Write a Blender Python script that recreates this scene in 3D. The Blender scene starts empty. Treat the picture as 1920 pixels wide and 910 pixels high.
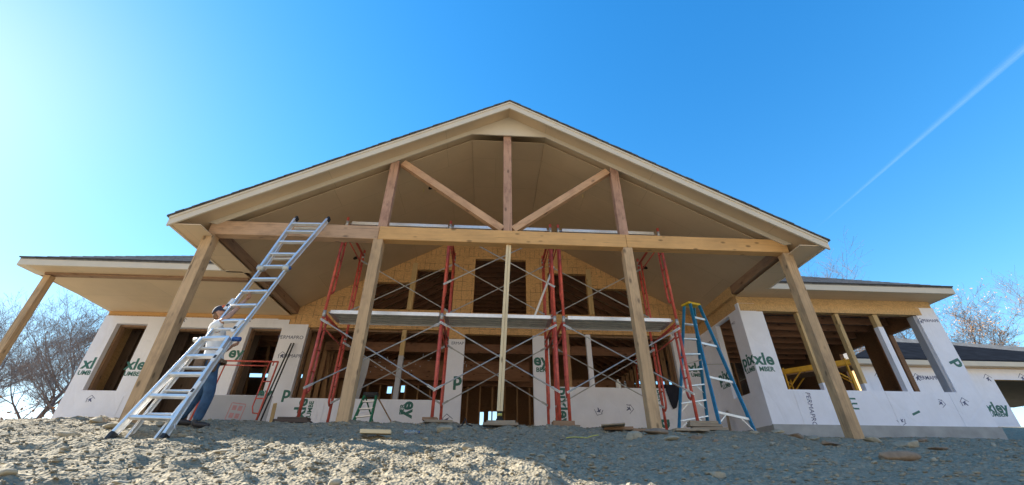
import bpy, bmesh, math, random
import numpy as np
from mathutils import Vector, Matrix

# ------------------------------------------------------------------ camera, sky, sun, exposure
SC = bpy.context.scene
COL = SC.collection
F_PX, PITCH, YAW, ROLL = 777.76, .542825, .05328, .0056758
def cam_axes():
    p, y, r = PITCH, YAW, ROLL
    f = np.array([math.sin(y)*math.cos(p), math.cos(y)*math.cos(p), math.sin(p)])
    rt = np.array([math.cos(y), -math.sin(y), 0.0]); up = np.cross(rt, f)
    return np.array([math.cos(r)*rt+math.sin(r)*up, -math.sin(r)*rt+math.cos(r)*up, f])
CAM = cam_axes()
cd = bpy.data.cameras.new('camera'); cam = bpy.data.objects.new('camera', cd); COL.objects.link(cam)
cd.sensor_fit = 'HORIZONTAL'; cd.sensor_width = 36.0; cd.lens = 36.0*F_PX/1920.0
cd.clip_start = .05; cd.clip_end = 20000
cam.matrix_world = Matrix(((CAM[0][0], CAM[1][0], -CAM[2][0], 0), (CAM[0][1], CAM[1][1], -CAM[2][1], 0),
                           (CAM[0][2], CAM[1][2], -CAM[2][2], 0), (0, 0, 0, 1)))
SC.camera = cam

SUN = Vector((-1.6, .735, 1.0)).normalized()
w = bpy.data.worlds.new('World'); SC.world = w; w.use_nodes = True
nt = w.node_tree
for n in list(nt.nodes): nt.nodes.remove(n)
sky = nt.nodes.new('ShaderNodeTexSky'); sky.sky_type = 'NISHITA'; sky.sun_disc = False
sky.sun_elevation = math.asin(SUN.z); sky.sun_rotation = math.atan2(SUN.x, SUN.y)
sky.altitude = 300; sky.air_density = 1.0; sky.dust_density = .1; sky.ozone_density = 3.0
hs = nt.nodes.new('ShaderNodeHueSaturation'); hs.inputs['Saturation'].default_value = 1.33; hs.inputs['Hue'].default_value = .506
bg = nt.nodes.new('ShaderNodeBackground'); bg.inputs['Strength'].default_value = .122
wo = nt.nodes.new('ShaderNodeOutputWorld')
# soft shoulder on the sky's radiance (a phone's HDR keeps the blue beside the sun)
SK, SA = 6.0, 1.25
vs_ = nt.nodes.new('ShaderNodeVectorMath'); vs_.operation = 'SCALE'; vs_.inputs['Scale'].default_value = 1/SK
va_ = nt.nodes.new('ShaderNodeVectorMath'); va_.operation = 'ADD'; va_.inputs[1].default_value = (1, 1, 1)
vd_ = nt.nodes.new('ShaderNodeVectorMath'); vd_.operation = 'DIVIDE'
vm_ = nt.nodes.new('ShaderNodeVectorMath'); vm_.operation = 'SCALE'; vm_.inputs['Scale'].default_value = SA
nt.links.new(sky.outputs[0], hs.inputs['Color']); nt.links.new(hs.outputs[0], vs_.inputs[0]); nt.links.new(vs_.outputs[0], va_.inputs[0])
nt.links.new(hs.outputs[0], vd_.inputs[0]); nt.links.new(va_.outputs[0], vd_.inputs[1]); nt.links.new(vd_.outputs[0], vm_.inputs[0]); nt.links.new(vm_.outputs[0], bg.inputs['Color']); nt.links.new(bg.outputs[0], wo.inputs['Surface'])
ld = bpy.data.lights.new('sun', 'SUN'); ld.energy = 3.8; ld.angle = math.radians(.5); ld.color = (1, .93, .82)
lo = bpy.data.objects.new('sun', ld); COL.objects.link(lo); lo.rotation_mode = 'QUATERNION'
lo.rotation_quaternion = SUN.to_track_quat('Z', 'Y'); lo.location = SUN*60
SC.view_settings.view_transform = 'Standard'; SC.view_settings.look = 'None'
SC.view_settings.gamma = 1; SC.view_settings.use_curve_mapping = False
SC.view_settings.exposure = 1.8
SC.cycles.max_bounces = 8; SC.cycles.diffuse_bounces = 5

# pixel of the 1920x910 photograph -> ray -> point on a real plane of the house
def ray(x, y):
    return np.array([(x-960)/F_PX, -(y-455)/F_PX, 1.0])@CAM
def onY(x, y, D): d = ray(x, y); return Vector(d*D/d[1])
def onX(x, y, X): d = ray(x, y); return Vector(d*X/d[0])
def onZ(x, y, Z): d = ray(x, y); return Vector(d*Z/d[2])
def onPlane(x, y, p, n): d = ray(x, y); return Vector(d*(np.dot(p, n)/np.dot(d, n)))

rnd = random.Random(7)
nrng = np.random.default_rng(11)

# ------------------------------------------------------------------ materials
def new_mat(name):
    m = bpy.data.materials.new(name); m.use_nodes = True
    t = m.node_tree; b = t.nodes['Principled BSDF']
    return m, t, b
def node(t, kind, **kw):
    n = t.nodes.new(kind)
    for k, v in kw.items():
        if k in n.inputs: n.inputs[k].default_value = v
        else: setattr(n, k, v)
    return n
def coords(t, scale=(1, 1, 1), kind='Object', rot=(0, 0, 0)):
    c = node(t, 'ShaderNodeTexCoord'); m = node(t, 'ShaderNodeMapping')
    m.inputs['Scale'].default_value = scale; m.inputs['Rotation'].default_value = rot
    t.links.new(c.outputs[kind], m.inputs['Vector']); return m.outputs[0]
def ramp(t, fac, stops):
    r = node(t, 'ShaderNodeValToRGB'); e = r.color_ramp.elements
    while len(e) < len(stops): e.new(.5)
    for i, (p, c) in enumerate(stops): e[i].position = p; e[i].color = (*c, 1)
    t.links.new(fac, r.inputs[0]); return r.outputs[0]
def noise(t, vec, scale, detail=4, rough=.55, dist=0):
    n = node(t, 'ShaderNodeTexNoise', Scale=scale, Detail=detail, Roughness=rough, Distortion=dist)
    t.links.new(vec, n.inputs['Vector']); return n.outputs['Fac']
def mix(t, fac, a, b, blend='MIX'):
    n = node(t, 'ShaderNodeMix', data_type='RGBA', blend_type=blend)
    for s, v in ((n.inputs[0], fac), (n.inputs[6], a), (n.inputs[7], b)):
        if isinstance(v, (int, float)): s.default_value = v
        elif isinstance(v, tuple): s.default_value = (*v, 1)
        else: t.links.new(v, s)
    return n.outputs[2]
def bump(t, b, h, strength=.3, dist=.01):
    n = node(t, 'ShaderNodeBump', Strength=strength, Distance=dist); t.links.new(h, n.inputs['Height']); t.links.new(n.outputs[0], b.inputs['Normal'])
def mul(c, k): return tuple(min(1, v*k) for v in c)

def noisy(name, c, var=.15, scale=8, rough=.6, metal=0, b_str=.1, b_scale=60, b_dist=.004, spec=.5):
    m, t, b = new_mat(name); v = coords(t)
    t.links.new(ramp(t, noise(t, v, scale), [(.3, mul(c, 1-var)), (.7, mul(c, 1+var))]), b.inputs['Base Color'])
    b.inputs['Roughness'].default_value = rough; b.inputs['Metallic'].default_value = metal; b.inputs['Specular IOR Level'].default_value = spec
    if b_str: bump(t, b, noise(t, v, b_scale), b_str, b_dist)
    return m

def lumber(name, c, dark=.62, stain=.0, stain_c=(.2, .1, .08), knots=True):
    """sawn timber, the grain runs along the mesh's local Z"""
    m, t, b = new_mat(name)
    oi = node(t, 'ShaderNodeObjectInfo'); tc = node(t, 'ShaderNodeTexCoord')
    ad = node(t, 'ShaderNodeVectorMath', operation='ADD'); sc = node(t, 'ShaderNodeVectorMath', operation='SCALE')
    cx = node(t, 'ShaderNodeCombineXYZ')
    for k in range(3): t.links.new(oi.outputs['Random'], cx.inputs[k])
    t.links.new(cx.outputs[0], sc.inputs[0]); sc.inputs['Scale'].default_value = 37
    t.links.new(tc.outputs['Object'], ad.inputs[0]); t.links.new(sc.outputs[0], ad.inputs[1])
    m1 = node(t, 'ShaderNodeMapping'); m1.inputs['Scale'].default_value = (24, 24, .9); t.links.new(ad.outputs[0], m1.inputs[0])
    g = noise(t, m1.outputs[0], 1.6, 5, .6, .6)
    col = ramp(t, g, [(.25, mul(c, dark)), (.55, c), (.8, mul(c, 1.18))])
    m2 = node(t, 'ShaderNodeMapping'); m2.inputs['Scale'].default_value = (1.3, 1.3, .8); t.links.new(ad.outputs[0], m2.inputs[0])
    col = mix(t, .45, col, ramp(t, noise(t, m2.outputs[0], 1.5, 3), [(.3, mul(c, .7)), (.7, mul(c, 1.2))]))
    if knots:
        m3 = node(t, 'ShaderNodeMapping'); m3.inputs['Scale'].default_value = (5.5, 5.5, 2.6); t.links.new(ad.outputs[0], m3.inputs[0])
        vo = node(t, 'ShaderNodeTexVoronoi', Scale=1.0); t.links.new(m3.outputs[0], vo.inputs['Vector'])
        k = ramp(t, vo.outputs['Distance'], [(.09, (.85, .85, .85)), (.19, (0, 0, 0))])
        col = mix(t, k, col, mul(c, .3))
        m5 = node(t, 'ShaderNodeMapping'); m5.inputs['Scale'].default_value = (34, 34, .7); t.links.new(ad.outputs[0], m5.inputs[0])
        ck = ramp(t, noise(t, m5.outputs[0], 1.0, 2, .5), [(.67, (0, 0, 0)), (.70, (.8, .8, .8))])
        col = mix(t, ck, col, mul(c, .32))
    if stain:
        m4 = node(t, 'ShaderNodeMapping'); m4.inputs['Scale'].default_value = (3, 3, 1.2); t.links.new(ad.outputs[0], m4.inputs[0])
        s = ramp(t, noise(t, m4.outputs[0], 2.2, 4, .65), [(.48, (0, 0, 0)), (.66, (stain, stain, stain))])
        col = mix(t, s, col, stain_c)
    t.links.new(col, b.inputs['Base Color']); b.inputs['Roughness'].default_value = .72; b.inputs['Specular IOR Level'].default_value = .3
    bump(t, b, g, .25, .004)
    return m

M = {}
M['post'] = lumber('post_timber', (.56, .375, .21), .64, .45, (.24, .16, .10))
M['beam'] = lumber('beam_timber', (.68, .39, .155), .72, .15, (.3, .17, .08))
M['beam_grey'] = lumber('weathered_beam_timber', (.56, .36, .225), .66, .5, (.25, .17, .11))
M['truss'] = lumber('stained_truss_timber', (.50, .295, .20), .7, .65, (.2, .09, .07))
M['truss_light'] = lumber('truss_brace_timber', (.60, .36, .205), .72, .5, (.3, .14, .08))
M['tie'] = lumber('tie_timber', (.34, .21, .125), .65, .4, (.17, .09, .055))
M['stud'] = lumber('stud_timber', (.58, .41, .20), .75, .2, (.3, .19, .08))
M['stud_pale'] = lumber('pale_stud', (.72, .58, .36), .85, .1, (.5, .35, .18))
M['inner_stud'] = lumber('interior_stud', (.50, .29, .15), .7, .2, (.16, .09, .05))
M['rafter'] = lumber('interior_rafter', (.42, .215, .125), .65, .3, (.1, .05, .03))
M['old_board'] = lumber('weathered_board', (.36, .29, .21), .6, .5, (.2, .14, .1))
M['dark_and_shaded_board'] = lumber('dark_and_shaded_board', (.13, .09, .068), .6, .3, (.05, .04, .03))  # scrap boards' own dark tone; on the left room's framing, painted shade

def osb(name, c, grid=True):
    m, t, b = new_mat(name); v = coords(t)
    vo = node(t, 'ShaderNodeTexVoronoi', Scale=26); mp = coords(t, (1, 1, 2.4))
    t.links.new(mp, vo.inputs['Vector'])
    fl = node(t, 'ShaderNodeSeparateColor'); t.links.new(vo.outputs['Color'], fl.inputs[0])
    col = ramp(t, fl.outputs[0], [(.0, mul(c, .62)), (.5, c), (1, mul(c, 1.3))])
    col = mix(t, .5, col, ramp(t, noise(t, v, 1.2, 4), [(.3, mul(c, .8)), (.7, mul(c, 1.2))]))
    if grid:
        tc = node(t, 'ShaderNodeTexCoord'); sp = node(t, 'ShaderNodeSeparateXYZ'); t.links.new(tc.outputs['Object'], sp.inputs[0])
        ad = node(t, 'ShaderNodeMath', operation='ADD'); t.links.new(sp.outputs[0], ad.inputs[0]); t.links.new(sp.outputs[1], ad.inputs[1])
        cx = node(t, 'ShaderNodeCombineXYZ'); t.links.new(ad.outputs[0], cx.inputs[0]); t.links.new(sp.outputs[2], cx.inputs[1])
        # wobble so the nailing lines are hand-snapped, and break up
        tot = None
        for (bw, rh, off, ms) in ((.155, .31, .0, .006),):
            br = node(t, 'ShaderNodeTexBrick', offset=off, squash=2.0, squash_frequency=2, **{'Scale': 1.0, 'Mortar Size': ms, 'Mortar Smooth': .3, 'Brick Width': bw, 'Row Height': rh, 'Bias': 0.0})
            br.inputs['Color1'].default_value = br.inputs['Color2'].default_value = (0, 0, 0, 1); br.inputs['Mortar'].default_value = (1, 1, 1, 1)
            t.links.new(cx.outputs[0], br.inputs['Vector'])
            g = br.outputs['Color']
            tot = g if tot is None else mix(t, 1.0, tot, g, 'LIGHTEN')
        brk = ramp(t, noise(t, v, 3.6, 3), [(.42, (.03, .03, .03)), (.56, (.85, .85, .85))])
        col = mix(t, mix(t, 1.0, tot, brk, 'MULTIPLY'), col, (.05, .03, .018))
    t.links.new(col, b.inputs['Base Color']); b.inputs['Roughness'].default_value = .75
    bump(t, b, vo.outputs['Distance'], .15, .004)
    return m
M['osb'] = osb('osb_sheathing', (.64, .375, .155))
M['osb_plain'] = osb('osb_sheathing_plain', (.58, .37, .165), False)
M['osb_shaded'] = osb('shaded_interior_osb', (.28, .145, .07), False)  # darker OSB copy, indoor shade put into the colour

def wrap_mat(name, c, st=.85):
    m, t, b = new_mat(name); v = coords(t)
    col = ramp(t, noise(t, v, 2.5, 4), [(.3, mul(c, .95)), (.7, mul(c, 1.03))])
    t.links.new(col, b.inputs['Base Color']); b.inputs['Roughness'].default_value = .6
    h1 = noise(t, coords(t, (1, 1, .45), rot=(0, .35, 0)), 3.2, 5, .5, 1.2)
    wv = node(t, 'ShaderNodeTexVoronoi', feature='DISTANCE_TO_EDGE', Scale=1.7); t.links.new(coords(t, (1, 1, .6), rot=(0, .6, .2)), wv.inputs['Vector'])
    cr = ramp(t, wv.outputs['Distance'], [(0, (0, 0, 0)), (.05, (1, 1, 1))])
    bump(t, b, mix(t, .13, h1, cr), st, .025)
    return m
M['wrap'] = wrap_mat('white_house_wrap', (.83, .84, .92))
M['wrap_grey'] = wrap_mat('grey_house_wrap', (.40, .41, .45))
M['soffit'] = noisy('beige_soffit_board', (.60, .46, .30), .06, 1.1, .65, 0, .05, 25)
M['ceiling'] = noisy('beige_ceiling_panel', (.50, .375, .235), .16, .7, .65, 0, .05, 25)
def sheet_mat(name, c, bw, rh):
    m, t, b = new_mat(name); v = coords(t)
    br = node(t, 'ShaderNodeTexBrick', offset=.5, **{'Scale': 1.0, 'Mortar Size': .0035, 'Mortar Smooth': .2, 'Brick Width': bw, 'Row Height': rh, 'Bias': 0.0})
    br.inputs['Color1'].default_value = (*mul(c, .95), 1); br.inputs['Color2'].default_value = (*mul(c, 1.05), 1); br.inputs['Mortar'].default_value = (*mul(c, .35), 1)
    t.links.new(v, br.inputs['Vector'])
    col = mix(t, .5, br.outputs['Color'], ramp(t, noise(t, v, .9, 5, .6), [(.3, mul(c, .82)), (.7, mul(c, 1.12))]))
    col = mix(t, ramp(t, noise(t, v, 6, 5, .7), [(.6, (0, 0, 0)), (.75, (.12, .12, .12))]), col, mul(c, .5))
    t.links.new(col, b.inputs['Base Color']); b.inputs['Roughness'].default_value = .62
    bump(t, b, noise(t, coords(t, (2, 40, 2)), 3, 3), .08, .003); return m
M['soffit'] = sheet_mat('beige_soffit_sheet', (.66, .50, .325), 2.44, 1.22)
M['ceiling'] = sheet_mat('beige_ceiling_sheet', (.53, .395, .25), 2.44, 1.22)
M['fascia'] = noisy('lit_primed_fascia', (.66, .58, .46), .04, 2, .6, 0, .06, 40)  # soffit primer in a paler copy, brighter light put into the colour
M['ink_green'] = noisy('green_print', (.035, .15, .125), .1, 20, .6, 0, 0)
M['ink_navy'] = noisy('navy_print', (.09, .105, .21), .1, 20, .6, 0, 0)
M['ink_red'] = noisy('red_print', (.46, .24, .25), .1, 20, .6, 0, 0)
M['ink_white'] = noisy('white_marks', (.7, .7, .72), .1, 20, .6, 0, 0)
M['red'] = noisy('red_scaffold_paint', (.56, .095, .065), .3, 9, .5, 0, .1, 80)
M['galv'] = noisy('galvanised_steel', (.48, .48, .47), .2, 14, .45, .55, .05, 90)
M['alu'] = noisy('aluminium', (.82, .81, .79), .06, 10, .40, .65, .03, 60)
M['alu_dull'] = noisy('worn_aluminium', (.55, .54, .50), .15, 5, .5, .45, .05, 60)
M['blue'] = noisy('blue_fibreglass', (.012, .20, .40), .15, 8, .45, 0, .03, 80)
M['yellow'] = noisy('yellow_plastic', (.72, .52, .03), .1, 8, .45, 0, .03, 80)
M['yellow_steel'] = noisy('yellow_painted_steel', (.68, .36, .015), .2, 8, .5, 0, .03, 80)
M['green'] = noisy('green_fibreglass', (.015, .17, .08), .15, 8, .45, 0, .03, 80)
M['black'] = noisy('black_rubber', (.018, .02, .024), .2, 10, .6, 0, .05, 60)
M['navy_plastic'] = noisy('blue_plastic_knob', (.02, .09, .32), .1, 10, .4, 0, 0)
M['white'] = noisy('white_paint', (.78, .78, .76), .05, 10, .5, 0, 0)
M['concrete'] = noisy('concrete', (.36, .36, .35), .18, 3, .85, 0, .3, 40, .006)
M['skin'] = noisy('skin', (.45, .25, .17), .08, 20, .5, 0, .03, 90)
M['shirt'] = noisy('white_tee_cotton', (.78, .78, .78), .05, 10, .85, 0, .35, 14, .02)
M['jeans'] = noisy('blue_denim', (.038, .088, .17), .4, 6, .85, 0, .35, 16, .02)
M['cap'] = noisy('navy_cap_cloth', (.02, .025, .045), .2, 20, .8, 0, .1, 80)
M['orange'] = noisy('orange_emblem', (.6, .12, .04), .1, 20, .7, 0, 0)
M['boot'] = noisy('dark_boot_leather', (.045, .04, .04), .3, 12, .6, 0, .2, 40)
M['belt'] = noisy('tool_belt_leather', (.16, .10, .06), .3, 12, .7, 0, .2, 40)
M['hair'] = noisy('hair', (.18, .09, .04), .3, 40, .6, 0, .2, 90)
M['bark'] = noisy('grey_bark', (.23, .18, .155), .35, 6, .9, 0, .5, 30, .02)
M['bark_brown'] = noisy('brown_bark', (.17, .115, .08), .35, 6, .9, 0, .5, 30, .02)
M['leaf'] = noisy('dry_leaf', (.30, .14, .055), .5, 3, .8, 0, 0)
M['leaf_pale'] = noisy('pale_dry_leaf', (.46, .28, .15), .4, 3, .8, 0, 0)
M['garage_shade'] = noisy('shaded_garage_lid', (.05, .048, .045), .2, 3, .8, 0, 0)  # garage ceiling's indoor shade put into a near-black colour
M['hole'] = noisy('painted_cavity_shade', (.01, .01, .01), .1, 5, .9, 0, 0)
M['jacket'] = noisy('navy_jacket_cloth', (.012, .014, .028), .2, 10, .85, 0, .3, 20)
M['strap'] = noisy('yellow_strap', (.55, .5, .12), .1, 10, .6, 0, 0)
M['wire'] = noisy('yellow_wire_jacket', (.6, .5, .12), .1, 10, .5, 0, 0)
m, t, b = new_mat('clear_bottle_plastic'); b.inputs['Base Color'].default_value = (.75, .86, .95, 1)
b.inputs['Transmission Weight'].default_value = .85; b.inputs['Roughness'].default_value = .12; b.inputs['IOR'].default_value = 1.3; M['clear'] = m

def shingle_mat(name, c):
    m, t, b = new_mat(name)
    tc = node(t, 'ShaderNodeTexCoord'); br = node(t, 'ShaderNodeTexBrick', offset=.43, **{'Scale': 1.0, 'Mortar Size': .006, 'Brick Width': .21, 'Row Height': .115, 'Bias': .1})
    br.inputs['Color1'].default_value = (*mul(c, .55), 1); br.inputs['Color2'].default_value = (*mul(c, 1.5), 1); br.inputs['Mortar'].default_value = (*mul(c, .3), 1)
    t.links.new(tc.outputs['UV'], br.inputs['Vector'])
    v = coords(t)
    col = mix(t, .5, br.outputs['Color'], ramp(t, noise(t, v, 9, 4, .7), [(.3, mul(c, .5)), (.7, mul(c, 1.6))]))
    t.links.new(col, b.inputs['Base Color']); b.inputs['Roughness'].default_value = .85
    bump(t, b, br.outputs['Fac'], .6, -.01); return m
M['shingle'] = shingle_mat('asphalt_shingle', (.085, .082, .08))
M['shingle_sunlit'] = shingle_mat('sunlit_asphalt_shingle', (.20, .20, .205))  # paler copy for the wings, their grazing sunlight put into the colour
M['shingle_tan'] = shingle_mat('brown_grey_shingle', (.17, .155, .135))
M['under'] = noisy('navy_underlayment', (.022, .025, .031), .25, 3, .95, 0, .3, 7, .02, .0)

def ground_mat():
    m, t, b = new_mat('crushed_rock_soil'); v = coords(t)
    n1 = noise(t, v, .55, 5, .6); n2 = noise(t, v, 11, 6, .7)
    col = ramp(t, n2, [(.25, (.125, .107, .073)), (.5, (.30, .258, .178)), (.75, (.44, .38, .27))])
    col = mix(t, .35, col, ramp(t, n1, [(.35, (.25, .215, .15)), (.65, (.41, .35, .245))]))
    vo = node(t, 'ShaderNodeTexVoronoi', Scale=34); t.links.new(v, vo.inputs['Vector'])
    sp = node(t, 'ShaderNodeSeparateColor'); t.links.new(vo.outputs['Color'], sp.inputs[0])
    col = mix(t, .35, col, ramp(t, sp.outputs[0], [(0, (.15, .13, .09)), (1, (.49, .425, .31))]))
    # dry grass of an unseen bank added behind the camera as warm bounce light
    tc = node(t, 'ShaderNodeTexCoord'); sp2 = node(t, 'ShaderNodeSeparateXYZ'); t.links.new(tc.outputs['Object'], sp2.inputs[0])
    mr = node(t, 'ShaderNodeMapRange'); mr.inputs['From Min'].default_value = -6; mr.inputs['From Max'].default_value = -9; t.links.new(sp2.outputs[1], mr.inputs['Value'])
    col = mix(t, mr.outputs[0], col, ramp(t, n1, [(.3, (.37, .305, .215)), (.7, (.50, .42, .31))]))
    t.links.new(col, b.inputs['Base Color']); b.inputs['Roughness'].default_value = .95; b.inputs['Specular IOR Level'].default_value = .15
    h = mix(t, .5, n2, vo.outputs['Distance']); bump(t, b, h, .9, .03)
    return m
M['ground'] = ground_mat()
def rock_mat(name, lo_, hi_):
    m, t, b = new_mat(name); v = coords(t)
    oi = node(t, 'ShaderNodeObjectInfo')
    g = node(t, 'ShaderNodeNewGeometry')
    col = ramp(t, g.outputs['Random Per Island'], [(0, lo_), (1, hi_)])
    col = mix(t, .45, col, ramp(t, noise(t, v, 14, 5, .65), [(.3, mul(lo_, .8)), (.7, hi_)]))
    t.links.new(col, b.inputs['Base Color']); b.inputs['Roughness'].default_value = .92; b.inputs['Specular IOR Level'].default_value = .2
    bump(t, b, noise(t, v, 45, 5), .5, .008); return m
M['rock'] = rock_mat('grey_shale', (.18, .156, .11), (.47, .41, .30))
M['rock_brown'] = rock_mat('brown_sandstone', (.17, .115, .075), (.33, .25, .18))

# ------------------------------------------------------------------ mesh helpers
class MB:
    def __init__(s): s.v = []; s.f = []
    def add(s, vs, fs):
        o = len(s.v); s.v += [tuple(v) for v in vs]; s.f += [tuple(i+o for i in f) for f in fs]; return s
    def box(s, a, b):
        x0, y0, z0 = a; x1, y1, z1 = b
        return s.add([(x0,y0,z0),(x1,y0,z0),(x1,y1,z0),(x0,y1,z0),(x0,y0,z1),(x1,y0,z1),(x1,y1,z1),(x0,y1,z1)],
                     [(0,3,2,1),(4,5,6,7),(0,1,5,4),(1,2,6,5),(2,3,7,6),(3,0,4,7)])
    def bar(s, p0, p1, wx, wy, side=None):
        """rectangular bar from p0 to p1, wx along 'side', wy across"""
        p0, p1 = Vector(p0), Vector(p1); d = (p1-p0).normalized()
        sd = Vector(side) if side is not None else (Vector((0,0,1)) if abs(d.z) < .9 else Vector((1,0,0)))
        a = (sd-d*sd.dot(d)).normalized(); c = d.cross(a)
        vs = [p+a*(i*wx/2)+c*(j*wy/2) for p in (p0, p1) for i, j in ((-1,-1),(1,-1),(1,1),(-1,1))]
        return s.add(vs, [(0,3,2,1),(4,5,6,7),(0,1,5,4),(1,2,6,5),(2,3,7,6),(3,0,4,7)])
    def tube(s, pts, r, n=8, cap=True):
        pts = [Vector(p) for p in pts]; rs = r if isinstance(r, (list, tuple)) else [r]*len(pts)
        rings = []; a = None
        for i, p in enumerate(pts):
            d = (pts[min(i+1, len(pts)-1)]-pts[max(i-1, 0)])
            d = d.normalized() if d.length > 1e-9 else Vector((0,0,1))
            if a is None:
                a = d.cross(Vector((0,0,1)) if abs(d.z) < .9 else Vector((1,0,0))).normalized()
            else:
                a = (a-d*a.dot(d)); a = a.normalized() if a.length > 1e-6 else d.orthogonal().normalized()
            c = d.cross(a)
            rings.append([p+(a*math.cos(2*math.pi*k/n)+c*math.sin(2*math.pi*k/n))*rs[i] for k in range(n)])
        vs = [v for rg in rings for v in rg]; fs = []
        for i in range(len(pts)-1):
            for k in range(n):
                q = (k+1) % n; fs.append((i*n+k, i*n+q, (i+1)*n+q, (i+1)*n+k))
        if cap: fs.append(tuple(range(n-1, -1, -1))); fs.append(tuple((len(pts)-1)*n+k for k in range(n)))
        return s.add(vs, fs)
    def prism(s, poly, ext):
        n = len(poly); e = Vector(ext); ps = [Vector(p) for p in poly]
        vs = ps+[p+e for p in ps]
        return s.add(vs, [tuple(range(n-1,-1,-1)), tuple(range(n, 2*n))]+[(i,(i+1)%n,n+(i+1)%n,n+i) for i in range(n)])
    def lathe(s, c, prof, n=16):
        c = Vector(c); vs = []; fs = []
        for r, z in prof:
            for k in range(n): vs.append(c+Vector((r*math.cos(2*math.pi*k/n), r*math.sin(2*math.pi*k/n), z)))
        for i in range(len(prof)-1):
            for k in range(n): fs.append((i*n+k, i*n+(k+1)%n, (i+1)*n+(k+1)%n, (i+1)*n+k))
        fs.append(tuple(range(n-1,-1,-1))); fs.append(tuple((len(prof)-1)*n+k for k in range(n)))
        return s.add(vs, fs)
    def build(s, name, mat, parent=None, smooth=False, bevel=0, origin=None, fix=True):
        me = bpy.data.meshes.new(name)
        o0 = Vector(origin) if origin is not None else (parent_loc(parent) if parent else Vector((0,0,0)))
        me.from_pydata([(v[0]-o0.x, v[1]-o0.y, v[2]-o0.z) for v in s.v], [], s.f)
        if fix:
            bm = bmesh.new(); bm.from_mesh(me); bmesh.ops.recalc_face_normals(bm, faces=bm.faces)
            bm.to_mesh(me); bm.free()
        me.materials.append(mat)
        if smooth:
            for p in me.polygons: p.use_smooth = True
        o = bpy.data.objects.new(name, me); COL.objects.link(o); o.location = o0
        if bevel:
            bv = o.modifiers.new('bevel', 'BEVEL'); bv.width = bevel; bv.segments = 2; bv.limit_method = 'ANGLE'
        if parent: set_parent(o, parent)
        return o
WORLD = {}
def parent_loc(p): return WORLD.get(p.name, Vector(p.location))
def set_parent(o, p):
    o.parent = p; o.matrix_parent_inverse = Matrix.Translation(-parent_loc(p)); WORLD[o.name] = Vector(o.location)
def thing(name, loc, label, cat, group=None):
    o = bpy.data.objects.new(name, None); COL.objects.link(o); o.location = loc; o.empty_display_size = .2
    WORLD[o.name] = Vector(loc); return tag(o, label, cat, group)
def tag(o, label=None, cat=None, group=None, kind=None):
    if label: o['label'] = label
    if cat: o['category'] = cat
    if group: o['group'] = group
    if kind: o['kind'] = kind
    return o
def timber(name, p0, p1, wx, wy, mat, parent=None, side=None, bevel=.006, label=None):
    """a timber whose grain follows its length: mesh local Z = length"""
    p0, p1 = Vector(p0), Vector(p1); L = (p1-p0).length; d = (p1-p0)/L
    sd = Vector(side) if side is not None else (Vector((1,0,0)) if abs(d.x) < .9 else Vector((0,1,0)))
    a = (sd-d*sd.dot(d)).normalized(); c = d.cross(a)
    mb = MB().box((-wx/2, -wy/2, 0), (wx/2, wy/2, L))
    o = mb.build(name, mat, None, False, bevel, origin=(0,0,0))
    mw = Matrix((( a.x, c.x, d.x, p0.x), (a.y, c.y, d.y, p0.y), (a.z, c.z, d.z, p0.z), (0,0,0,1)))
    o.matrix_world = mw; o.location = p0
    if parent:
        o.parent = parent; o.matrix_parent_inverse = Matrix.Translation(-parent_loc(parent)); WORLD[o.name] = p0.copy()
    if label: o['label'] = label
    return o
def holed(mb, u0, u1, v0, v1, holes, w0, w1, tow):
    """slab u0..u1 x v0..v1 with rectangular holes, thickness w0..w1; tow maps (u,v,w) to the world"""
    us = sorted({u0, u1, *[min(max(h[i], u0), u1) for h in holes for i in (0, 1)]})
    vs = sorted({v0, v1, *[min(max(h[i], v0), v1) for h in holes for i in (2, 3)]})
    solid = {}
    for i in range(len(us)-1):
        for j in range(len(vs)-1):
            cu, cv = (us[i]+us[i+1])/2, (vs[j]+vs[j+1])/2
            solid[i, j] = not any(h[0] < cu < h[1] and h[2] < cv < h[3] for h in holes)
    q = lambda *p: mb.add([tow(*x) for x in p], [(0, 1, 2, 3)])
    for (i, j), s_ in solid.items():
        if not s_: continue
        a, b_, c, d = us[i], us[i+1], vs[j], vs[j+1]
        q((a,c,w0),(b_,c,w0),(b_,d,w0),(a,d,w0)); q((a,c,w1),(a,d,w1),(b_,d,w1),(b_,c,w1))
        if not solid.get((i-1, j)): q((a,c,w0),(a,d,w0),(a,d,w1),(a,c,w1))
        if not solid.get((i+1, j)): q((b_,c,w0),(b_,c,w1),(b_,d,w1),(b_,d,w0))
        if not solid.get((i, j-1)): q((a,c,w0),(a,c,w1),(b_,c,w1),(b_,c,w0))
        if not solid.get((i, j+1)): q((a,d,w0),(b_,d,w0),(b_,d,w1),(a,d,w1))
    return mb
def wallmesh(name, u0, u1, v0, v1, holes, w0, w1, tow, mat, parent, clip=None):
    mb = holed(MB(), u0, u1, v0, v1, holes, w0, w1, tow)
    o = mb.build(name, mat, parent, fix=False)
    bm = bmesh.new(); bm.from_mesh(o.data); bmesh.ops.remove_doubles(bm, verts=bm.verts, dist=1e-5)
    for (co, no) in clip or []:
        c = Vector(co)-Vector(o.location)
        bmesh.ops.bisect_plane(bm, geom=bm.verts[:]+bm.edges[:]+bm.faces[:], plane_co=c, plane_no=no, clear_outer=True)
    bmesh.ops.recalc_face_normals(bm, faces=bm.faces); bm.to_mesh(o.data); bm.free(); return o

def copy_tree(o, parent=None, delta=None, top=True):
    c = o.copy(); COL.objects.link(c)
    if parent: c.parent = parent
    for ch in [x for x in bpy.data.objects if x.parent == o]: copy_tree(ch, c, None, False)
    if delta is not None: c.location = Vector(o.location)+Vector(delta)
    return c

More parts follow.
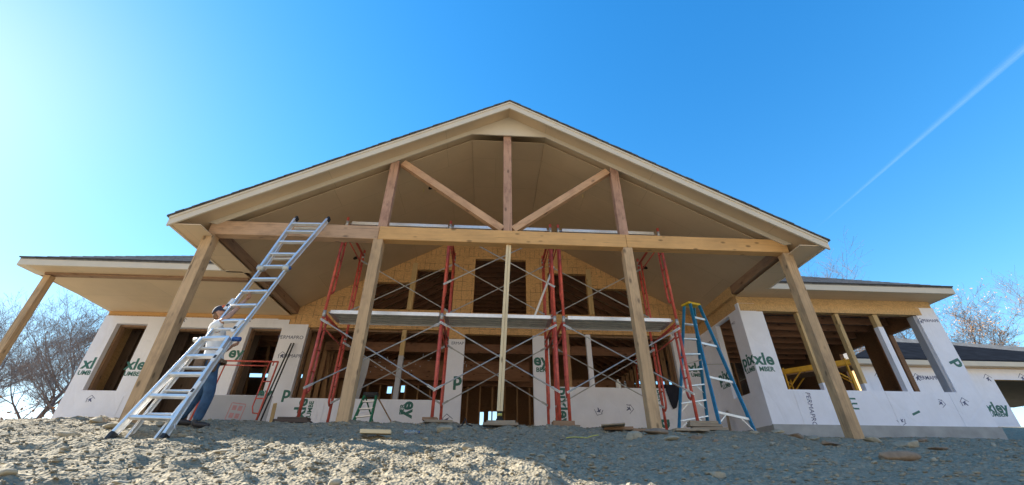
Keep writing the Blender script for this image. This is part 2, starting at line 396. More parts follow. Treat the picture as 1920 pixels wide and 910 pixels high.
# ------------------------------------------------------------------ terrain
class VN:
    def __init__(s, seed): s.t = np.random.default_rng(seed).random((256, 256))
    def __call__(s, x, y):
        xi = np.floor(x).astype(int); yi = np.floor(y).astype(int); fx = x-xi; fy = y-yi
        fx = fx*fx*(3-2*fx); fy = fy*fy*(3-2*fy); T = s.t
        g = lambda a, b: T[a % 256, b % 256]
        return (g(xi,yi)*(1-fx)+g(xi+1,yi)*fx)*(1-fy)+(g(xi,yi+1)*(1-fx)+g(xi+1,yi+1)*fx)*fy-.5
VNS = [VN(k) for k in range(6)]
PY = [-300, -110, -50, -18, -6, 0, 1.2, 2.4, 2.9, 3.4, 4.2, 5, 6, 7, 7.5, 8.3, 9.75, 12, 15, 22, 60, 400]  # below zero: unseen bank added to bounce warm light at the house front
PZ_R = [60, 58, 30, 5, -1.7, -1.5, -1.2, -.6, -.28, -.05, .185, .365, .545, .785, .92, 1.035, 1.14, 1.33, 1.42, 1.45, 1.3, -6]
PZ_L = [60, 58, 30, 5, -1.7, -1.5, -1.2, -.55, -.2, .0, .2, .37, .545, .80, .94, 1.05, 1.17, 1.37, 1.45, 1.5, 1.3, -6]
def sm(x, a, b):
    k = np.clip((x-a)/(b-a), 0, 1); return k*k*(3-2*k)
def g_smooth(x, y):
    x = np.asarray(x, float); y = np.asarray(y, float)
    k = sm(x, .5, 3.0)
    z = np.interp(y, PY, PZ_L)*(1-k)+np.interp(y, PY, PZ_R)*k
    z = z+.62*sm(x, 12.0, 16.5)*sm(y, 9.5, 15)*(1-sm(y, 40, 80))
    z = z-.11*sm(x, 3.5, 6.5)*sm(y, 5.5, 8)*(1-sm(x, 11, 14))
    return z
def g_noise(x, y):
    x = np.asarray(x, float); y = np.asarray(y, float)
    near = 1-.75*sm(y, 8.0, 11.0)
    n = .11*VNS[0](x*.9+50, y*.9+50)+.06*VNS[1](x*2.6+50, y*2.6+9)+.045*VNS[2](x*6.3+80, y*6.3+5)+.038*VNS[3](x*14+90, y*14+70)+.026*VNS[4](x*30+90, y*30+70)
    smooth_patch = 1-.45*sm(x, 1.0, 3.5)*sm(y, 3.0, 4.0)
    rough = 1+.25*(1-sm(x, -.5, 2.0))*(1-sm(y, 5.0, 7.0))
    return n*near*smooth_patch*rough
def ground_z(x, y): return float(g_smooth(x, y)+g_noise(x, y))
xs = np.concatenate([-np.geomspace(600, 13, 36)[:-1], np.arange(-13, -9, .14), np.arange(-9, 10.5, .045), np.arange(10.5, 17, .14), np.geomspace(17, 600, 34)])
ys = np.concatenate([-np.geomspace(300, 1, 18)[:-1], np.arange(-1, 2.3, .15), np.arange(2.3, 9.2, .04), np.arange(9.2, 16, .16), np.geomspace(16, 900, 36)])
X, Y = np.meshgrid(xs, ys); Z = g_smooth(X, Y)+g_noise(X, Y)
nx, ny = len(xs), len(ys)
me = bpy.data.meshes.new('ground')
idx = np.arange(nx*ny).reshape(ny, nx)
quads = np.stack([idx[:-1,:-1], idx[:-1,1:], idx[1:,1:], idx[1:,:-1]], -1).reshape(-1, 4)
me.vertices.add(nx*ny); me.vertices.foreach_set('co', np.stack([X, Y, Z], -1).ravel())
me.loops.add(quads.size); me.loops.foreach_set('vertex_index', quads.ravel().astype(np.int32))
me.polygons.add(len(quads)); me.polygons.foreach_set('loop_start', np.arange(0, quads.size, 4, dtype=np.int32)); me.polygons.foreach_set('loop_total', np.full(len(quads), 4, dtype=np.int32))
me.update(); me.validate(); me.polygons.foreach_set('use_smooth', np.ones(len(quads), bool)); me.materials.append(M['ground'])
go = bpy.data.objects.new('ground', me); COL.objects.link(go); tag(go, 'grey crushed rock and bare soil slope before the house', 'ground', kind='structure')

# ------------------------------------------------------------------ the house
S = .568; XC = .30; D0 = 7.5; WY = 12.0
house = thing('house', (0, WY, 1.4), 'large house under construction with white house wrap, bare sheathing and timber gable porch', 'house')
flatY = lambda y: (lambda u, v, w_: (u, y+w_, v))
flatX = lambda x: (lambda u, v, w_: (x+w_, u, v))
HF = [(-10.67,-9.82,2.26,4.10), (-9.15,-7.75,1.45,4.03), (-6.97,-6.05,2.2,4.08), (-5.32,-1.24,2.15,4.12), (-.73,1.27,1.30,4.02), (1.75,5.5,2.56,4.10)]
HG = [(-3.68,-2.56,4.74,5.65), (-2.39,-1.19,4.75,6.13), (-.55,1.10,4.70,6.58), (1.80,3.06,4.72,6.13), (3.22,4.56,4.70,5.63)]
sl = math.atan(S)
clipR = [((XC, 0, 8.27), (math.sin(sl), 0, math.cos(sl))), ((XC, 0, 8.27), (-math.sin(sl), 0, math.cos(sl)))]
GR = lambda hs_: [(a-.008, b_+.008, c-.008, d+.008) for a, b_, c, d in hs_]
wallmesh('wall', -11.06, 6.42, 1.2, 4.46, GR(HF), .0, .14, flatY(WY), M['osb'], house)
wallmesh('gable_wall', -6.4, 6.42, 4.46, 8.3, HG, .0, .14, flatY(WY), M['osb'], house, clipR)
# house wrap of the front wall
cut = [(-5.9,-5.32,4.2,4.4), (-5.32,-1.24,2.15,4.4), (-1.24,-.73,3.86,4.4), (-.73,1.27,1.2,4.4), (1.27,1.75,4.02,4.4), (1.75,5.5,2.56,4.4), (5.5,6.4,4.2,4.4)]
wrapF = wallmesh('house_wrap', -11.075, 6.39, 1.40, 4.33, HF[:3]+cut, -.014, .12, flatY(WY), M['wrap'], house)
# torn wrap edges beside the tall window, and the grey lower sheet
MB().prism([(-6.95, WY-.02, 4.18), (-6.2, WY-.02, 4.22), (-6.25, WY-.02, 4.42), (-6.6, WY-.02, 4.43), (-6.9, WY-.02, 4.40)], (0, .004, 0)).build('wrap_patch', M['wrap'], house)
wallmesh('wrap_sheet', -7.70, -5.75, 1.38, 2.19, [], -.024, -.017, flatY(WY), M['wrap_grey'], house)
# reveals: jack studs inside each opening, indoor shade put into their dark colour
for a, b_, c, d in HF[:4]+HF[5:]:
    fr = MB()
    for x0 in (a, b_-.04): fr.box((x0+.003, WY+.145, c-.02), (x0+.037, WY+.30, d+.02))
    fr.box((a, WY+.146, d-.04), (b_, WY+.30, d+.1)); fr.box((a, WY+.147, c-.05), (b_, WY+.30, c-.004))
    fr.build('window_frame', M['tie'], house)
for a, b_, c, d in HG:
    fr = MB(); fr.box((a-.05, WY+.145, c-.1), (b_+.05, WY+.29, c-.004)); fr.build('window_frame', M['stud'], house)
for (x0, mt) in ((-2.525, 'stud'), (-3.75, 'stud'), (2.95, 'wrap'), (2.32, 'inner_stud')):
    i = 3 if x0 < 0 else 5; c, d = HF[i][2:]
    if x0 == -2.525:
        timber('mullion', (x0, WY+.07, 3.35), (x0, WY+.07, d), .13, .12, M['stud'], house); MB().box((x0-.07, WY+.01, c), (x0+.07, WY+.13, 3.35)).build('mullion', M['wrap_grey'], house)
    elif mt == 'wrap': MB().box((x0-.07, WY+.01, c), (x0+.07, WY+.13, d)).build('mullion', M['wrap'], house)
    else: timber('mullion', (x0, WY+.07, c), (x0, WY+.07, d), .1, .12, M[mt], house)
# OSB trim studs between the upper windows stand a little proud
for x0, z1 in ((-2.475, 6.35), (3.14, 6.3)): timber('trim_stud', (x0, WY-.012, 4.74), (x0, WY-.012, z1), .15, .02, M['stud'], house, bevel=.002)
timber('header_trim', (-11.0, WY-.03, 4.40), (-5.75, WY-.03, 4.40), .02, .1, M['beam'], house, side=(0,1,0), bevel=.002)
# foundations
MB().box((-11.0, WY-.03, .6), (-7.75, WY-.001, 1.40)).box((-7.75, WY-.03, .6), (-.75, WY-.001, 1.38)).box((-.75, WY-.03, .6), (1.29, WY-.001, 1.28)).box((1.29, WY-.03, .6), (6.3, WY-.001, 1.38)).build('foundation', M['concrete'], house)
# right wing
RX, RY, RE = 6.42, 9.75, 11.75
HS = [(10.25, 11.02, 2.12, 4.10)]
wallmesh('wall', RY+.141, WY-.001, 1.2, 4.66, GR(HS), .0, .14, flatX(RX), M['osb_plain'], house)
wrapS = wallmesh('house_wrap', RY+.121, WY-.016, 1.33, 4.14, HS, -.014, .12, flatX(RX), M['wrap'], house)
HR = [(7.02, 11.2, 2.11, 4.06)]
wallmesh('wall', RX, RE, 1.2, 4.46, GR(HR), .0, .14, flatY(RY), M['osb_plain'], house)
wrapR = wallmesh('house_wrap', RX-.014, RE+.014, 1.33, 4.27, HR+[(6.86,11.28,4.05,4.4)], -.014, .12, flatY(RY), M['wrap'], house)
for k, (xt, xb) in enumerate(((8.0, 7.99), (9.18, 9.02), (10.17, 10.07))):
    if k < 2:
        timber('mullion', (xb, RY+.075, 2.11), (xb, RY+.075, 4.06), .10, .13, M['stud'], house)
        MB().box((xb-.053, RY-.004, 2.1), (xb+.053, RY+.13, 2.28+.0*k)).build('wrap_patch', M['wrap'], house)
    else:
        timber('mullion', (xb, RY+.075, 3.72), (xb, RY+.075, 4.06), .13, .13, M['stud'], house)
        MB().box((xb-.07, RY+.005, 2.11), (xb+.07, RY+.14, 3.72)).build('mullion', M['wrap'], house)
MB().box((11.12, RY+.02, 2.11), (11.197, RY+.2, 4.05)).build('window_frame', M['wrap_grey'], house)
timber('header_trim', (RX+.02, RY-.02, 4.16), (RE-.4, RY-.02, 4.16), .015, .2, M['osb_plain'], house, side=(0,1,0), bevel=.002)
MB().box((RX-.03, RY-.05, .5), (RE+.05, RY-.002, 1.345)).box((RX-.03, RY-.002, .5), (RX-.002, WY-.1, 1.33)).build('foundation', M['concrete'], house)
for x0, z1_ in ((7.16, 2.10), (9.42, 2.10), (11.0, 2.10)):
    MB().prism([(x0-.02, RY-.0155, 1.36), (x0+.05, RY-.0155, 1.30), (x0+.03, RY-.0155, z1_), (x0-.03, RY-.0155, z1_)], (0, -.006, 0)).build('wrap_overlap', M['wrap'], house)
for x0 in (-9.6, -5.95, 3.25, -4.4):
    MB().prism([(x0-.03, WY-.0165, 1.42), (x0+.05, WY-.0165, 1.40), (x0+.04, WY-.0165, 2.13), (x0-.03, WY-.0165, 2.13)], (0, -.005, 0)).build('wrap_overlap', M['wrap'], house)
# end wall of the right wing with its two openings, left end wall, back wall
HE = [(10.35, 11.12, 2.15, 4.0), (12.05, 13.1, 2.15, 4.0)]
wallmesh('wall', RY+.141, 20.0, 1.2, 4.46, HE, -.14, .0, flatX(RE), M['osb_shaded'], house)
wallmesh('wall', WY+.141, 20.0, 1.2, 4.46, [], .0, .14, flatX(-11.06), M['osb_plain'], house)
bw = []
for (a, b_, c, d) in ((898, 772, 906, 800), (916, 771, 931, 800)):
    p, q_ = onY(a, b_, 20), onY(c, d, 20); bw.append((p.x, q_.x, q_.z-.1, p.z))
p, q_ = onY(433, 700, 20), onY(447, 742, 20); bw.append((p.x, q_.x+.1, q_.z, p.z))
for (a, b_, c, d) in ((726, 724, 736, 738), (752, 722, 758, 736), (1192, 735, 1200, 745)):
    p, q_ = onY(a, b_, 20), onY(c, d, 20); bw.append((p.x, q_.x, q_.z, p.z))
wallmesh('wall', -11.06, RE, 1.2, 4.46, bw, .0, .14, flatY(20.0), M['osb_shaded'], house)
wallmesh('gable_wall', -6.4, 6.9, 4.46, 8.3, [], .0, .14, flatY(20.0), M['osb_shaded'], house, clipR)
MB().box((-11, WY+.15, 1.2), (6.4, 20, 1.36)).box((6.4, RY+.15, 1.15), (RE-.15, 20, 1.34)).build('floor_slab', M['concrete'], house)

# posts, beam, truss
for x0, nm in ((-5.80, None), (-2.39, None), (2.88, None), (6.41, None)):
    timber('post', (x0, D0+.1, ground_z(x0, D0+.1)-.02), (x0, D0+.1, 4.508), .2, .2, M['post'], house, bevel=.008)
    MB().box((x0-.09, D0+.01, ground_z(x0, D0)-.1), (x0+.09, D0+.19, ground_z(x0, D0+.1)-.005)).build('post_base', M['black'], house)
timber('post', (-10.55, 9.52, .9), (-10.55, 9.52, 4.38), .15, .15, M['post'], house, bevel=.008)
for x0, x1, mt in ((-5.84, -2.41, 'beam_grey'), (-2.404, 2.87, 'beam'), (2.876, 6.46, 'beam')):
    timber('main_beam', (x0, D0+.095, 4.67), (x1, D0+.095, 4.67), .19, .32, M[mt], house, side=(0,1,0), bevel=.008)
timber('tie_beam', (-5.80, D0+.195, 4.665), (-5.80, WY-.02, 4.665), .19, .31, M['tie'], house, side=(1,0,0))
timber('tie_beam', (6.42, D0+.195, 4.665), (6.42, RY-.03, 4.665), .19, .31, M['tie'], house, side=(1,0,0))
timber('wing_beam', (-10.64, 9.52, 4.46), (-5.92, 9.52, 4.46), .15, .13, M['tie'], house, side=(0,1,0))
fz = lambda x: 8.15-S*abs(x-XC)
timber('king_post', (.31, D0+.1, 4.833), (.27, D0+.1, 7.70), .19, .16, M['truss'], house)
timber('truss_post', (-2.36, D0+.1, 4.833), (-2.36, D0+.1, fz(-2.36)+.05), .19, .16, M['truss'], house)
timber('truss_post', (2.86, D0+.1, 4.833), (2.86, D0+.1, fz(2.86)+.05), .19, .16, M['truss'], house)
timber('truss_brace', (-2.18, D0+.09, 6.66), (.19, D0+.09, 4.89), .165, .14, M['truss_light'], house, side=(.6,0,.8))
timber('truss_brace', (2.70, D0+.09, 6.66), (.43, D0+.09, 4.89), .165, .14, M['truss_light'], house, side=(.6,0,-.8))

# main gable roof
DG, DB, XL, XR = 7.05, 20.6, -6.32, 6.99
def slope_slab(mb, z0, z1, xe, y0, y1):
    """sloping slab between ridge heights z0<z1 from the ridge to x = xe"""
    for x_e in [xe]:
        a, b_ = XC, x_e; zz = lambda z, x: z-S*abs(x-XC)
        mb.add([(a,y0,zz(z0,a)),(b_,y0,zz(z0,b_)),(b_,y1,zz(z0,b_)),(a,y1,zz(z0,a)),(a,y0,zz(z1,a)),(b_,y0,zz(z1,b_)),(b_,y1,zz(z1,b_)),(a,y1,zz(z1,a))],
               [(0,3,2,1),(4,5,6,7),(0,1,5,4),(1,2,6,5),(2,3,7,6),(3,0,4,7)])
    return mb
roof = slope_slab(slope_slab(MB(), 8.28, 8.36, XL+.02, DG+.045, DB), 8.28, 8.36, XR-.02, DG+.045, DB).build('roof', M['soffit'], house)
def uv_planar(o, fu, fv):
    uv = o.data.uv_layers.new(name='UVMap'); loc = Vector(parent_loc(house))
    for l in o.data.loops:
        c = o.data.vertices[l.vertex_index].co+Vector(WORLD.get(o.name, o.location)); uv.data[l.index].uv = (fu(c), fv(c))
sh = MB()
for xe in (XL-.03, XR+.03):         # courses of shingles, each butt edge a small step at the rake
    n = 52; sgn = 1 if xe > XC else -1; W_ = abs(xe-XC)
    for k in range(n):
        a, b_ = XC+sgn*W_*k/n, XC+sgn*(W_*(k+1)/n+.012)
        y0 = DG-.035-rnd.random()*.016; t0, t1 = 8.362, 8.39
        zz = lambda z, x: z-S*abs(x-XC)
        sh.add([(a,y0,zz(t0,a)),(b_,y0,zz(t0,b_)),(b_,DB,zz(t0,b_)),(a,DB,zz(t0,a)),(a,y0,zz(t1,a)),(b_,y0,zz(t1+.008,b_)),(b_,DB,zz(t1+.008,b_)),(a,DB,zz(t1,a))],
               [(0,3,2,1),(4,5,6,7),(0,1,5,4),(1,2,6,5),(2,3,7,6),(3,0,4,7)])
s_o = sh.build('shingles', M['shingle'], roof); uv_planar(s_o, lambda c: c.y, lambda c: abs(c.x-XC)*1.15)
for sgn, xe in ((-1, XL), (1, XR)):
    zz = lambda z, x: z-S*abs(x-XC)
    MB().prism([(XC, DG, 8.355), (xe, DG, zz(8.355, xe)), (xe, DG, zz(8.14, xe)+.01), (XC, DG, 8.14)], (0, .04, 0)).build('rake_fascia', M['fascia'], roof, bevel=.003)
    MB().prism([(XC, DG-.018, 8.352), (xe, DG-.018, zz(8.352, xe)), (xe, DG-.018, zz(8.30, xe)), (XC, DG-.018, 8.30)], (0, .017, 0)).build('drip_trim', M['fascia'], roof)
    xi = -5.72 if sgn < 0 else 6.40
    MB().prism([(XC, D0-.03, 8.277), (xi-.18*(-sgn if sgn>0 else 1), D0-.03, zz(8.277, xi-.18*(-sgn if sgn>0 else 1))), (xi, D0-.03, zz(8.15, xi)), (XC, D0-.03, 8.15)], (0, .035, 0)).build('frieze_board', M['fascia'], roof, bevel=.003)
    y1 = 9.07 if sgn < 0 else 9.19
    MB().box((xe-.01 if sgn < 0 else xe-.03, DG+.041, 4.43), (xe+.03 if sgn < 0 else xe+.01, y1, 4.60)).build('eave_fascia', M['fascia'], roof)
    MB().box((min(xe+.03*(-sgn), xi), DG+.05, 4.452), (max(xe+.03*(-sgn), xi), y1+.1, 4.47)).build('eave_soffit', M['soffit'], roof)
MB().prism([(XC-.925, D0-.036, 7.625), (XC+.925, D0-.036, 7.625), (XC, D0-.036, 8.149)], (0, .03, 0)).build('gable_panel', M['fascia'], roof)
# porch ceiling, three sheets with an open joint
FL = .915
for sgn, xe in ((-1, -5.70), (1, 6.34)):
    y1 = WY-.003
    xs_ = XC+sgn*(FL+.008)
    zz = lambda x: 8.15-S*abs(x-XC)
    ys_ = [D0+.2, 8.75, 9.97, y1]
    for q0, q1 in zip(ys_[:-1], ys_[1:]):
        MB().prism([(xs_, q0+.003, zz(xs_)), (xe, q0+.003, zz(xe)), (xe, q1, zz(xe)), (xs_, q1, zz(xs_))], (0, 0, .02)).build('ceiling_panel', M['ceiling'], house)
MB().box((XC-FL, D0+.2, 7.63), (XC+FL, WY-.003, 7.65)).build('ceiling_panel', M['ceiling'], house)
MB().box((RX-.1, RY+.0, 4.46), (RX+.02, WY, 4.9)).build('wall_plate', M['osb_plain'], house)

# wing roofs
def shell(mb, poly, t_):
    return mb.prism(poly, (0, 0, -t_))
def wing(name_side, fx, y0, vx, ze=4.655, S=.605):
    """hip-ended wing; fx = outer eave x, vx(y) = valley x"""
    yr = y0+5.43; zr = ze+S*5.43; sg = 1 if fx > 0 else -1; hx = fx-sg*5.43; yb = 2*yr-y0
    mb = MB()
    mb.prism([(fx, y0, ze), (vx(y0), y0, ze), (vx(yr), yr, zr), (hx, yr, zr)], (0, 0, -.05))
    mb.prism([(fx, yb, ze), (vx(y0), yb, ze), (vx(yr), yr, zr), (hx, yr, zr)], (0, 0, -.05))
    mb.prism([(fx, y0, ze), (hx, yr, zr), (fx, yb, ze)], (0, 0, -.05))
    r = mb.build('roof', M['shingle_sunlit'], house); uv_planar(r, lambda c: c.x, lambda c: c.y*1.15)
    mb = MB()      # course edges seen against the sky
    for k in range(1, 20):
        yy = y0+k*.13; z_ = ze+S*(yy-y0); xa = fx-sg*(yy-y0)
        mb.box((min(xa, vx(yy)), yy-.008, z_-.02), (max(xa, vx(yy)), yy+.02, z_+.006))
    so = mb.build('shingle_course', M['shingle_sunlit'], r); uv_planar(so, lambda c: c.x, lambda c: c.z)
    a, b_ = sorted((fx, vx(y0)))
    MB().box((a, y0, 4.45), (b_, y0+.04, ze-.055)).build('fascia', M['fascia'], r, bevel=.003)
    MB().box((a-.02, y0-.03, ze-.025), (b_, y0-.001, ze+.002)).build('drip_edge', M['shingle'], r)
    MB().box((fx-.04 if sg > 0 else fx, y0+.041, 4.45), (fx if sg > 0 else fx+.04, yb, ze-.055)).build('fascia', M['fascia'], r)
    return r
rl = wing('l', -10.95, 9.07, lambda y: -6.20+(y-9.07))
rr = wing('r', 11.97, 9.19, lambda y: 6.92-(y-9.19))
MB().prism([(-10.80, 9.112, 4.452), (-5.91, 9.112, 4.452), (-5.91, WY-.003, 4.452), (-11.07, WY-.003, 4.452)], (0, 0, .018)).build('soffit', M['soffit'], rl)
MB().box((6.43, 9.232, 4.453), (11.92, RY-.002, 4.47)).box((RE+.016, RY, 4.453), (11.92, 19.9, 4.47)).build('soffit', M['soffit'], rr)
MB().prism([(-10.95, 9.085, 4.63), (-10.95, 9.085, 4.44), (-10.75, 9.085, 4.44), (-10.6, 9.085, 4.5), (-10.6, 9.085, 4.63)], (0, .5, 0)).build('eave_return', M['fascia'], rl)

# recessed-light holes in the sloping ceiling: shade painted as near-black discs, some with loose cable
nl = np.array([S, 0, -1.0]); nr = np.array([-S, 0, -1.0])
for px, py, n_, wire in ((808, 352, nl, 1), (1080, 362, nr, 1), (667, 484, nl, 0), (1210, 502, nr, 0)):
    c = onPlane(px, py, np.array([XC, 0, 8.144]), n_); nv = Vector(n_).normalized()
    a = nv.orthogonal().normalized(); b2 = nv.cross(a)
    mb = MB(); mb.prism([c+(a*math.cos(k*math.pi/8)+b2*math.sin(k*math.pi/8))*.075 for k in range(16)], nv*.004)
    h = mb.build('opening_shade_disc', M['hole'], house)
    if wire:
        for j in (-1, 1):
            MB().tube([c, c+Vector((.08*j, -.02, -.02)), c+Vector((.17*j, -.05, -.08)), c+Vector((.16*j, -.06, -.2))], .006, 5).build('cable', M['wire'], h)

# interior framing glimpsed through the openings
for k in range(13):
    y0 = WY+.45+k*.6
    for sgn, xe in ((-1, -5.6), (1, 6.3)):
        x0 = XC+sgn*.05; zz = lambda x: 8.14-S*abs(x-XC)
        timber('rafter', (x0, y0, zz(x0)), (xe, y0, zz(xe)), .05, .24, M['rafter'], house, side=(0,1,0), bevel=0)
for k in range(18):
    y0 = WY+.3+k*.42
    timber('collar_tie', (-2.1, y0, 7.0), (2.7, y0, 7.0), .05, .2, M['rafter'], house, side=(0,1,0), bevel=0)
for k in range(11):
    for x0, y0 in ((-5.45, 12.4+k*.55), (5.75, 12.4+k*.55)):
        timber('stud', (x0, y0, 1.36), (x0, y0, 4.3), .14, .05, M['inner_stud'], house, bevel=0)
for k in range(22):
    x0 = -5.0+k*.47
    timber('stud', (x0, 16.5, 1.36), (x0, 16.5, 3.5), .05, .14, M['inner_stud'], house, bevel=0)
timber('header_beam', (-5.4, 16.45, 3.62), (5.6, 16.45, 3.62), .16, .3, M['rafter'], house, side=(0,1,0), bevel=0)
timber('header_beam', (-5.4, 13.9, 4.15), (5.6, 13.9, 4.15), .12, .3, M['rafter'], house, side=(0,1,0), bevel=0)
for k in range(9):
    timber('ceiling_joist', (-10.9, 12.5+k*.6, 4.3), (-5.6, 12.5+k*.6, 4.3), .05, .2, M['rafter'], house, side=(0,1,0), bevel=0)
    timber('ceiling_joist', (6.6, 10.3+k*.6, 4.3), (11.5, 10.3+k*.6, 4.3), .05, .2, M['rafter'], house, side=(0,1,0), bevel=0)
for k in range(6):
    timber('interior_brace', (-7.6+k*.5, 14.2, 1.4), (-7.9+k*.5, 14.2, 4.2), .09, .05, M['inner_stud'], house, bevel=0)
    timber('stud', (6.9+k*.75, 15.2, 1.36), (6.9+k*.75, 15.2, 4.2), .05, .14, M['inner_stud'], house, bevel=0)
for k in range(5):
    timber('stud', (-10.8+k*.36, 12.9, 1.36), (-10.8+k*.36, 12.9, 4.2), .30, .05, M['dark_and_shaded_board'], house, bevel=0)  # darkened so the colour carries the room's shade
wallmesh('partition', -10.9, -7.2, 1.36, 4.3, [], 0, .03, flatY(13.1), M['dark_and_shaded_board'], house)  # same painted shade as the studs before it
timber('end_panel', (RE-.35, 11.15, 2.1), (RE-.35, 11.15, 4.2), .3, .05, M['rafter'], house, bevel=0)

# printing on the wrap
def lettering(txt, size, mat, parent, mw, name='logo_print', bold=.018, extrude=.001):
    cu = bpy.data.curves.new('lettering', 'FONT'); cu.body = txt; cu.size = size; cu.offset = bold*size; cu.extrude = extrude; cu.align_x = 'CENTER'; cu.align_y = 'CENTER'; cu.resolution_u = 3
    to = bpy.data.objects.new('lettering', cu); COL.objects.link(to)
    me_ = bpy.data.meshes.new_from_object(to.evaluated_get(bpy.context.evaluated_depsgraph_get()))
    bpy.data.objects.remove(to); me_.materials.clear(); me_.materials.append(mat)
    o = bpy.data.objects.new(name, me_); COL.objects.link(o); o.matrix_world = mw
    o.parent = parent; o.matrix_parent_inverse = Matrix.Translation(-parent_loc(parent)); return o
def face_mw(p, facing, ang=0):
    if facing == 'y': R = Matrix(((1,0,0),(0,0,-1),(0,1,0)))
    else: R = Matrix(((0,0,-1),(-1,0,0),(0,1,0)))
    return Matrix.Translation(p) @ R.to_4x4() @ Matrix.Rotation(math.radians(ang), 4, 'Z')
def pw(px, py, wall):
    if wall == 'F': p = onY(px, py, WY-.014); return Vector((p.x, WY-.0165, p.z)), 'y', wrapF
    if wall == 'S': p = onX(px, py, RX-.014); return Vector((RX-.0165, p.y, p.z)), 'x', wrapS
    if wall == 'R': p = onY(px, py, RY-.014); return Vector((p.x, RY-.0165, p.z)), 'y', wrapR
def logo(px, py, wall, t1, t2, size=.42, ang=0, dy=.25):
    p, fc, par = pw(px, py, wall); mw = face_mw(p, fc, ang)
    if t1: lettering(t1, size, M['ink_green'], par, mw, 'logo_print', .03)
    if t2: lettering(t2, size*.38, M['ink_green'], par, mw @ Matrix.Translation((0, -dy*size/.42, .0005)), 'logo_print', .03)
def brand(px, py, wall, txt='PERMAPRO', size=.15, ang=0):
    p, fc, par = pw(px, py, wall); lettering(txt, size*.85, M['ink_navy'], par, face_mw(p, fc, ang), 'product_print', .0)
def icon(px, py, wall, s=.14, ang=0):
    s *= .8; p, fc, par = pw(px, py, wall); mw = face_mw(p, fc, ang); mb = MB()
    e = (0, 0, .001)
    q = lambda pts: mb.prism([mw @ Vector((x*s, y*s, 0)) for x, y in pts], (mw.to_3x3() @ Vector(e)))
    q([(-1.1,0),(-.1,1),(1.1,.1),(1.1,-.02),(-.1,.85),(-1.1,-.14)]); q([(-.9,-.9),(-.75,-.9),(-.75,.1),(-.9,0)])
    q([(-.6,-.15),(-.1,.1),(.5,.35),(.15,-.05),(.6,-.8),(.3,-.75),(0,-.4),(-.2,-.75),(-.4,-.7),(-.25,-.3)])
    mb.build('emblem_print', M['ink_navy'], par)
logo(167, 682, 'F', 'xl', 'UMB'); logo(255, 684, 'F', 'xle', 'UMBE'); icon(170, 748, 'F', .12)
logo(443, 662, 'F', 'ey', None); logo(496, 738, 'F', 'ey', None); logo(538, 737, 'F', 'p', None, .42)
brand(545, 633, 'F', 'PERMAPRO', .17); brand(546, 668, 'F', 'PERMAPR', .16); icon(529, 666, 'F', .13)
icon(345, 600, 'F', .1); icon(468, 600, 'F', .1)
logo(563, 770, 'F', 'ixle', 'LUMBE', .42, 90); logo(768, 768, 'F', 'ey', None, .46, -90); logo(754, 768, 'F', None, 'BER', .42, 90, 0)
logo(858, 712, 'F', 'p', None, .5); brand(858, 644, 'F', 'ERMAP', .14); icon(838, 786, 'F', .17)
logo(1014, 676, 'F', 'ey', 'BER', .46); logo(1056, 762, 'F', 'pixley', None, .42, -90)
icon(1122, 772, 'F', .14, 150); icon(1181, 767, 'F', .14, -100)
logo(1237, 742, 'F', None, 'BER', .5, -90, 0); logo(1250, 795, 'F', 'p', None, .5, -90)
logo(1304, 690, 'F', 'xle', 'UMBE', .36); brand(1268, 628, 'F', 'ERMA', .13)
logo(1358, 706, 'S', 'pixl', 'LUMB', .42); logo(1402, 676, 'S', 'pix', 'LUMB', .40); logo(1432, 674, 'R', 'xle', 'MBER', .40)
brand(1328, 645, 'S', 'PERMAPRO', .13); brand(1375, 607, 'S', 'PRO', .11)
brand(1521, 768, 'R', 'PERMAPRO', .18, -97); logo(1600, 757, 'R', None, 'LU', .6, -90, 0)
icon(1690, 791, 'R', .12, 160); icon(1766, 757, 'R', .11, -110); icon(1808, 754, 'R', .13); brand(1745, 602, 'R', 'PERMAPR', .13); icon(1727, 602, 'R', .1)
logo(1797, 680, 'R', 'p', None, .42, -70); logo(1717, 775, 'R', 'l', None, .3, -70)
p, fc, par = pw(442, 773, 'F'); mw = face_mw(Vector((p.x, WY-.0265, p.z)), fc, -6); mb = MB()
for x0, x1, z0, z1 in ((-.18,.18,.20,.225),(-.18,.18,-.225,-.2),(-.2,-.175,-.2,.2),(.175,.2,-.2,.2),(-.13,-.02,.04,.16),(.02,.13,.04,.16),(-.13,-.02,-.15,-.03),(.02,.13,-.15,-.03)):
    mb.prism([mw @ Vector(v) for v in ((x0,z0,0),(x1,z0,0),(x1,z1,0),(x0,z1,0))], (0, -.001, 0))
mb.build('stamp_print', M['ink_red'], wrapF)
# loose flap of wrap inside the long opening
fp = [onY(668, 668, 12.2), onY(694, 672, 12.2), onY(688, 700, 12.25), onY(672, 750, 12.3), onY(652, 750, 12.3)]
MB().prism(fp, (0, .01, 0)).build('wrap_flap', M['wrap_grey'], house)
# torn white marks on the dark header inside
mb = MB()
for k in range(34):
    px, py = rnd.uniform(690, 880), rnd.uniform(668, 700); p = onY(px, py, 15.5); a = rnd.uniform(0, 3); L = rnd.uniform(.03, .11)
    mb.bar(p, p+Vector((math.cos(a)*L, 0, math.sin(a)*L)), .025, .004)
mb.build('chalk_mark', M['ink_white'], house)
timber('header_beam', (-6.5, 15.6, 3.83), (1.5, 15.6, 3.83), .12, .7, M['rafter'], house, side=(0,1,0), bevel=0)

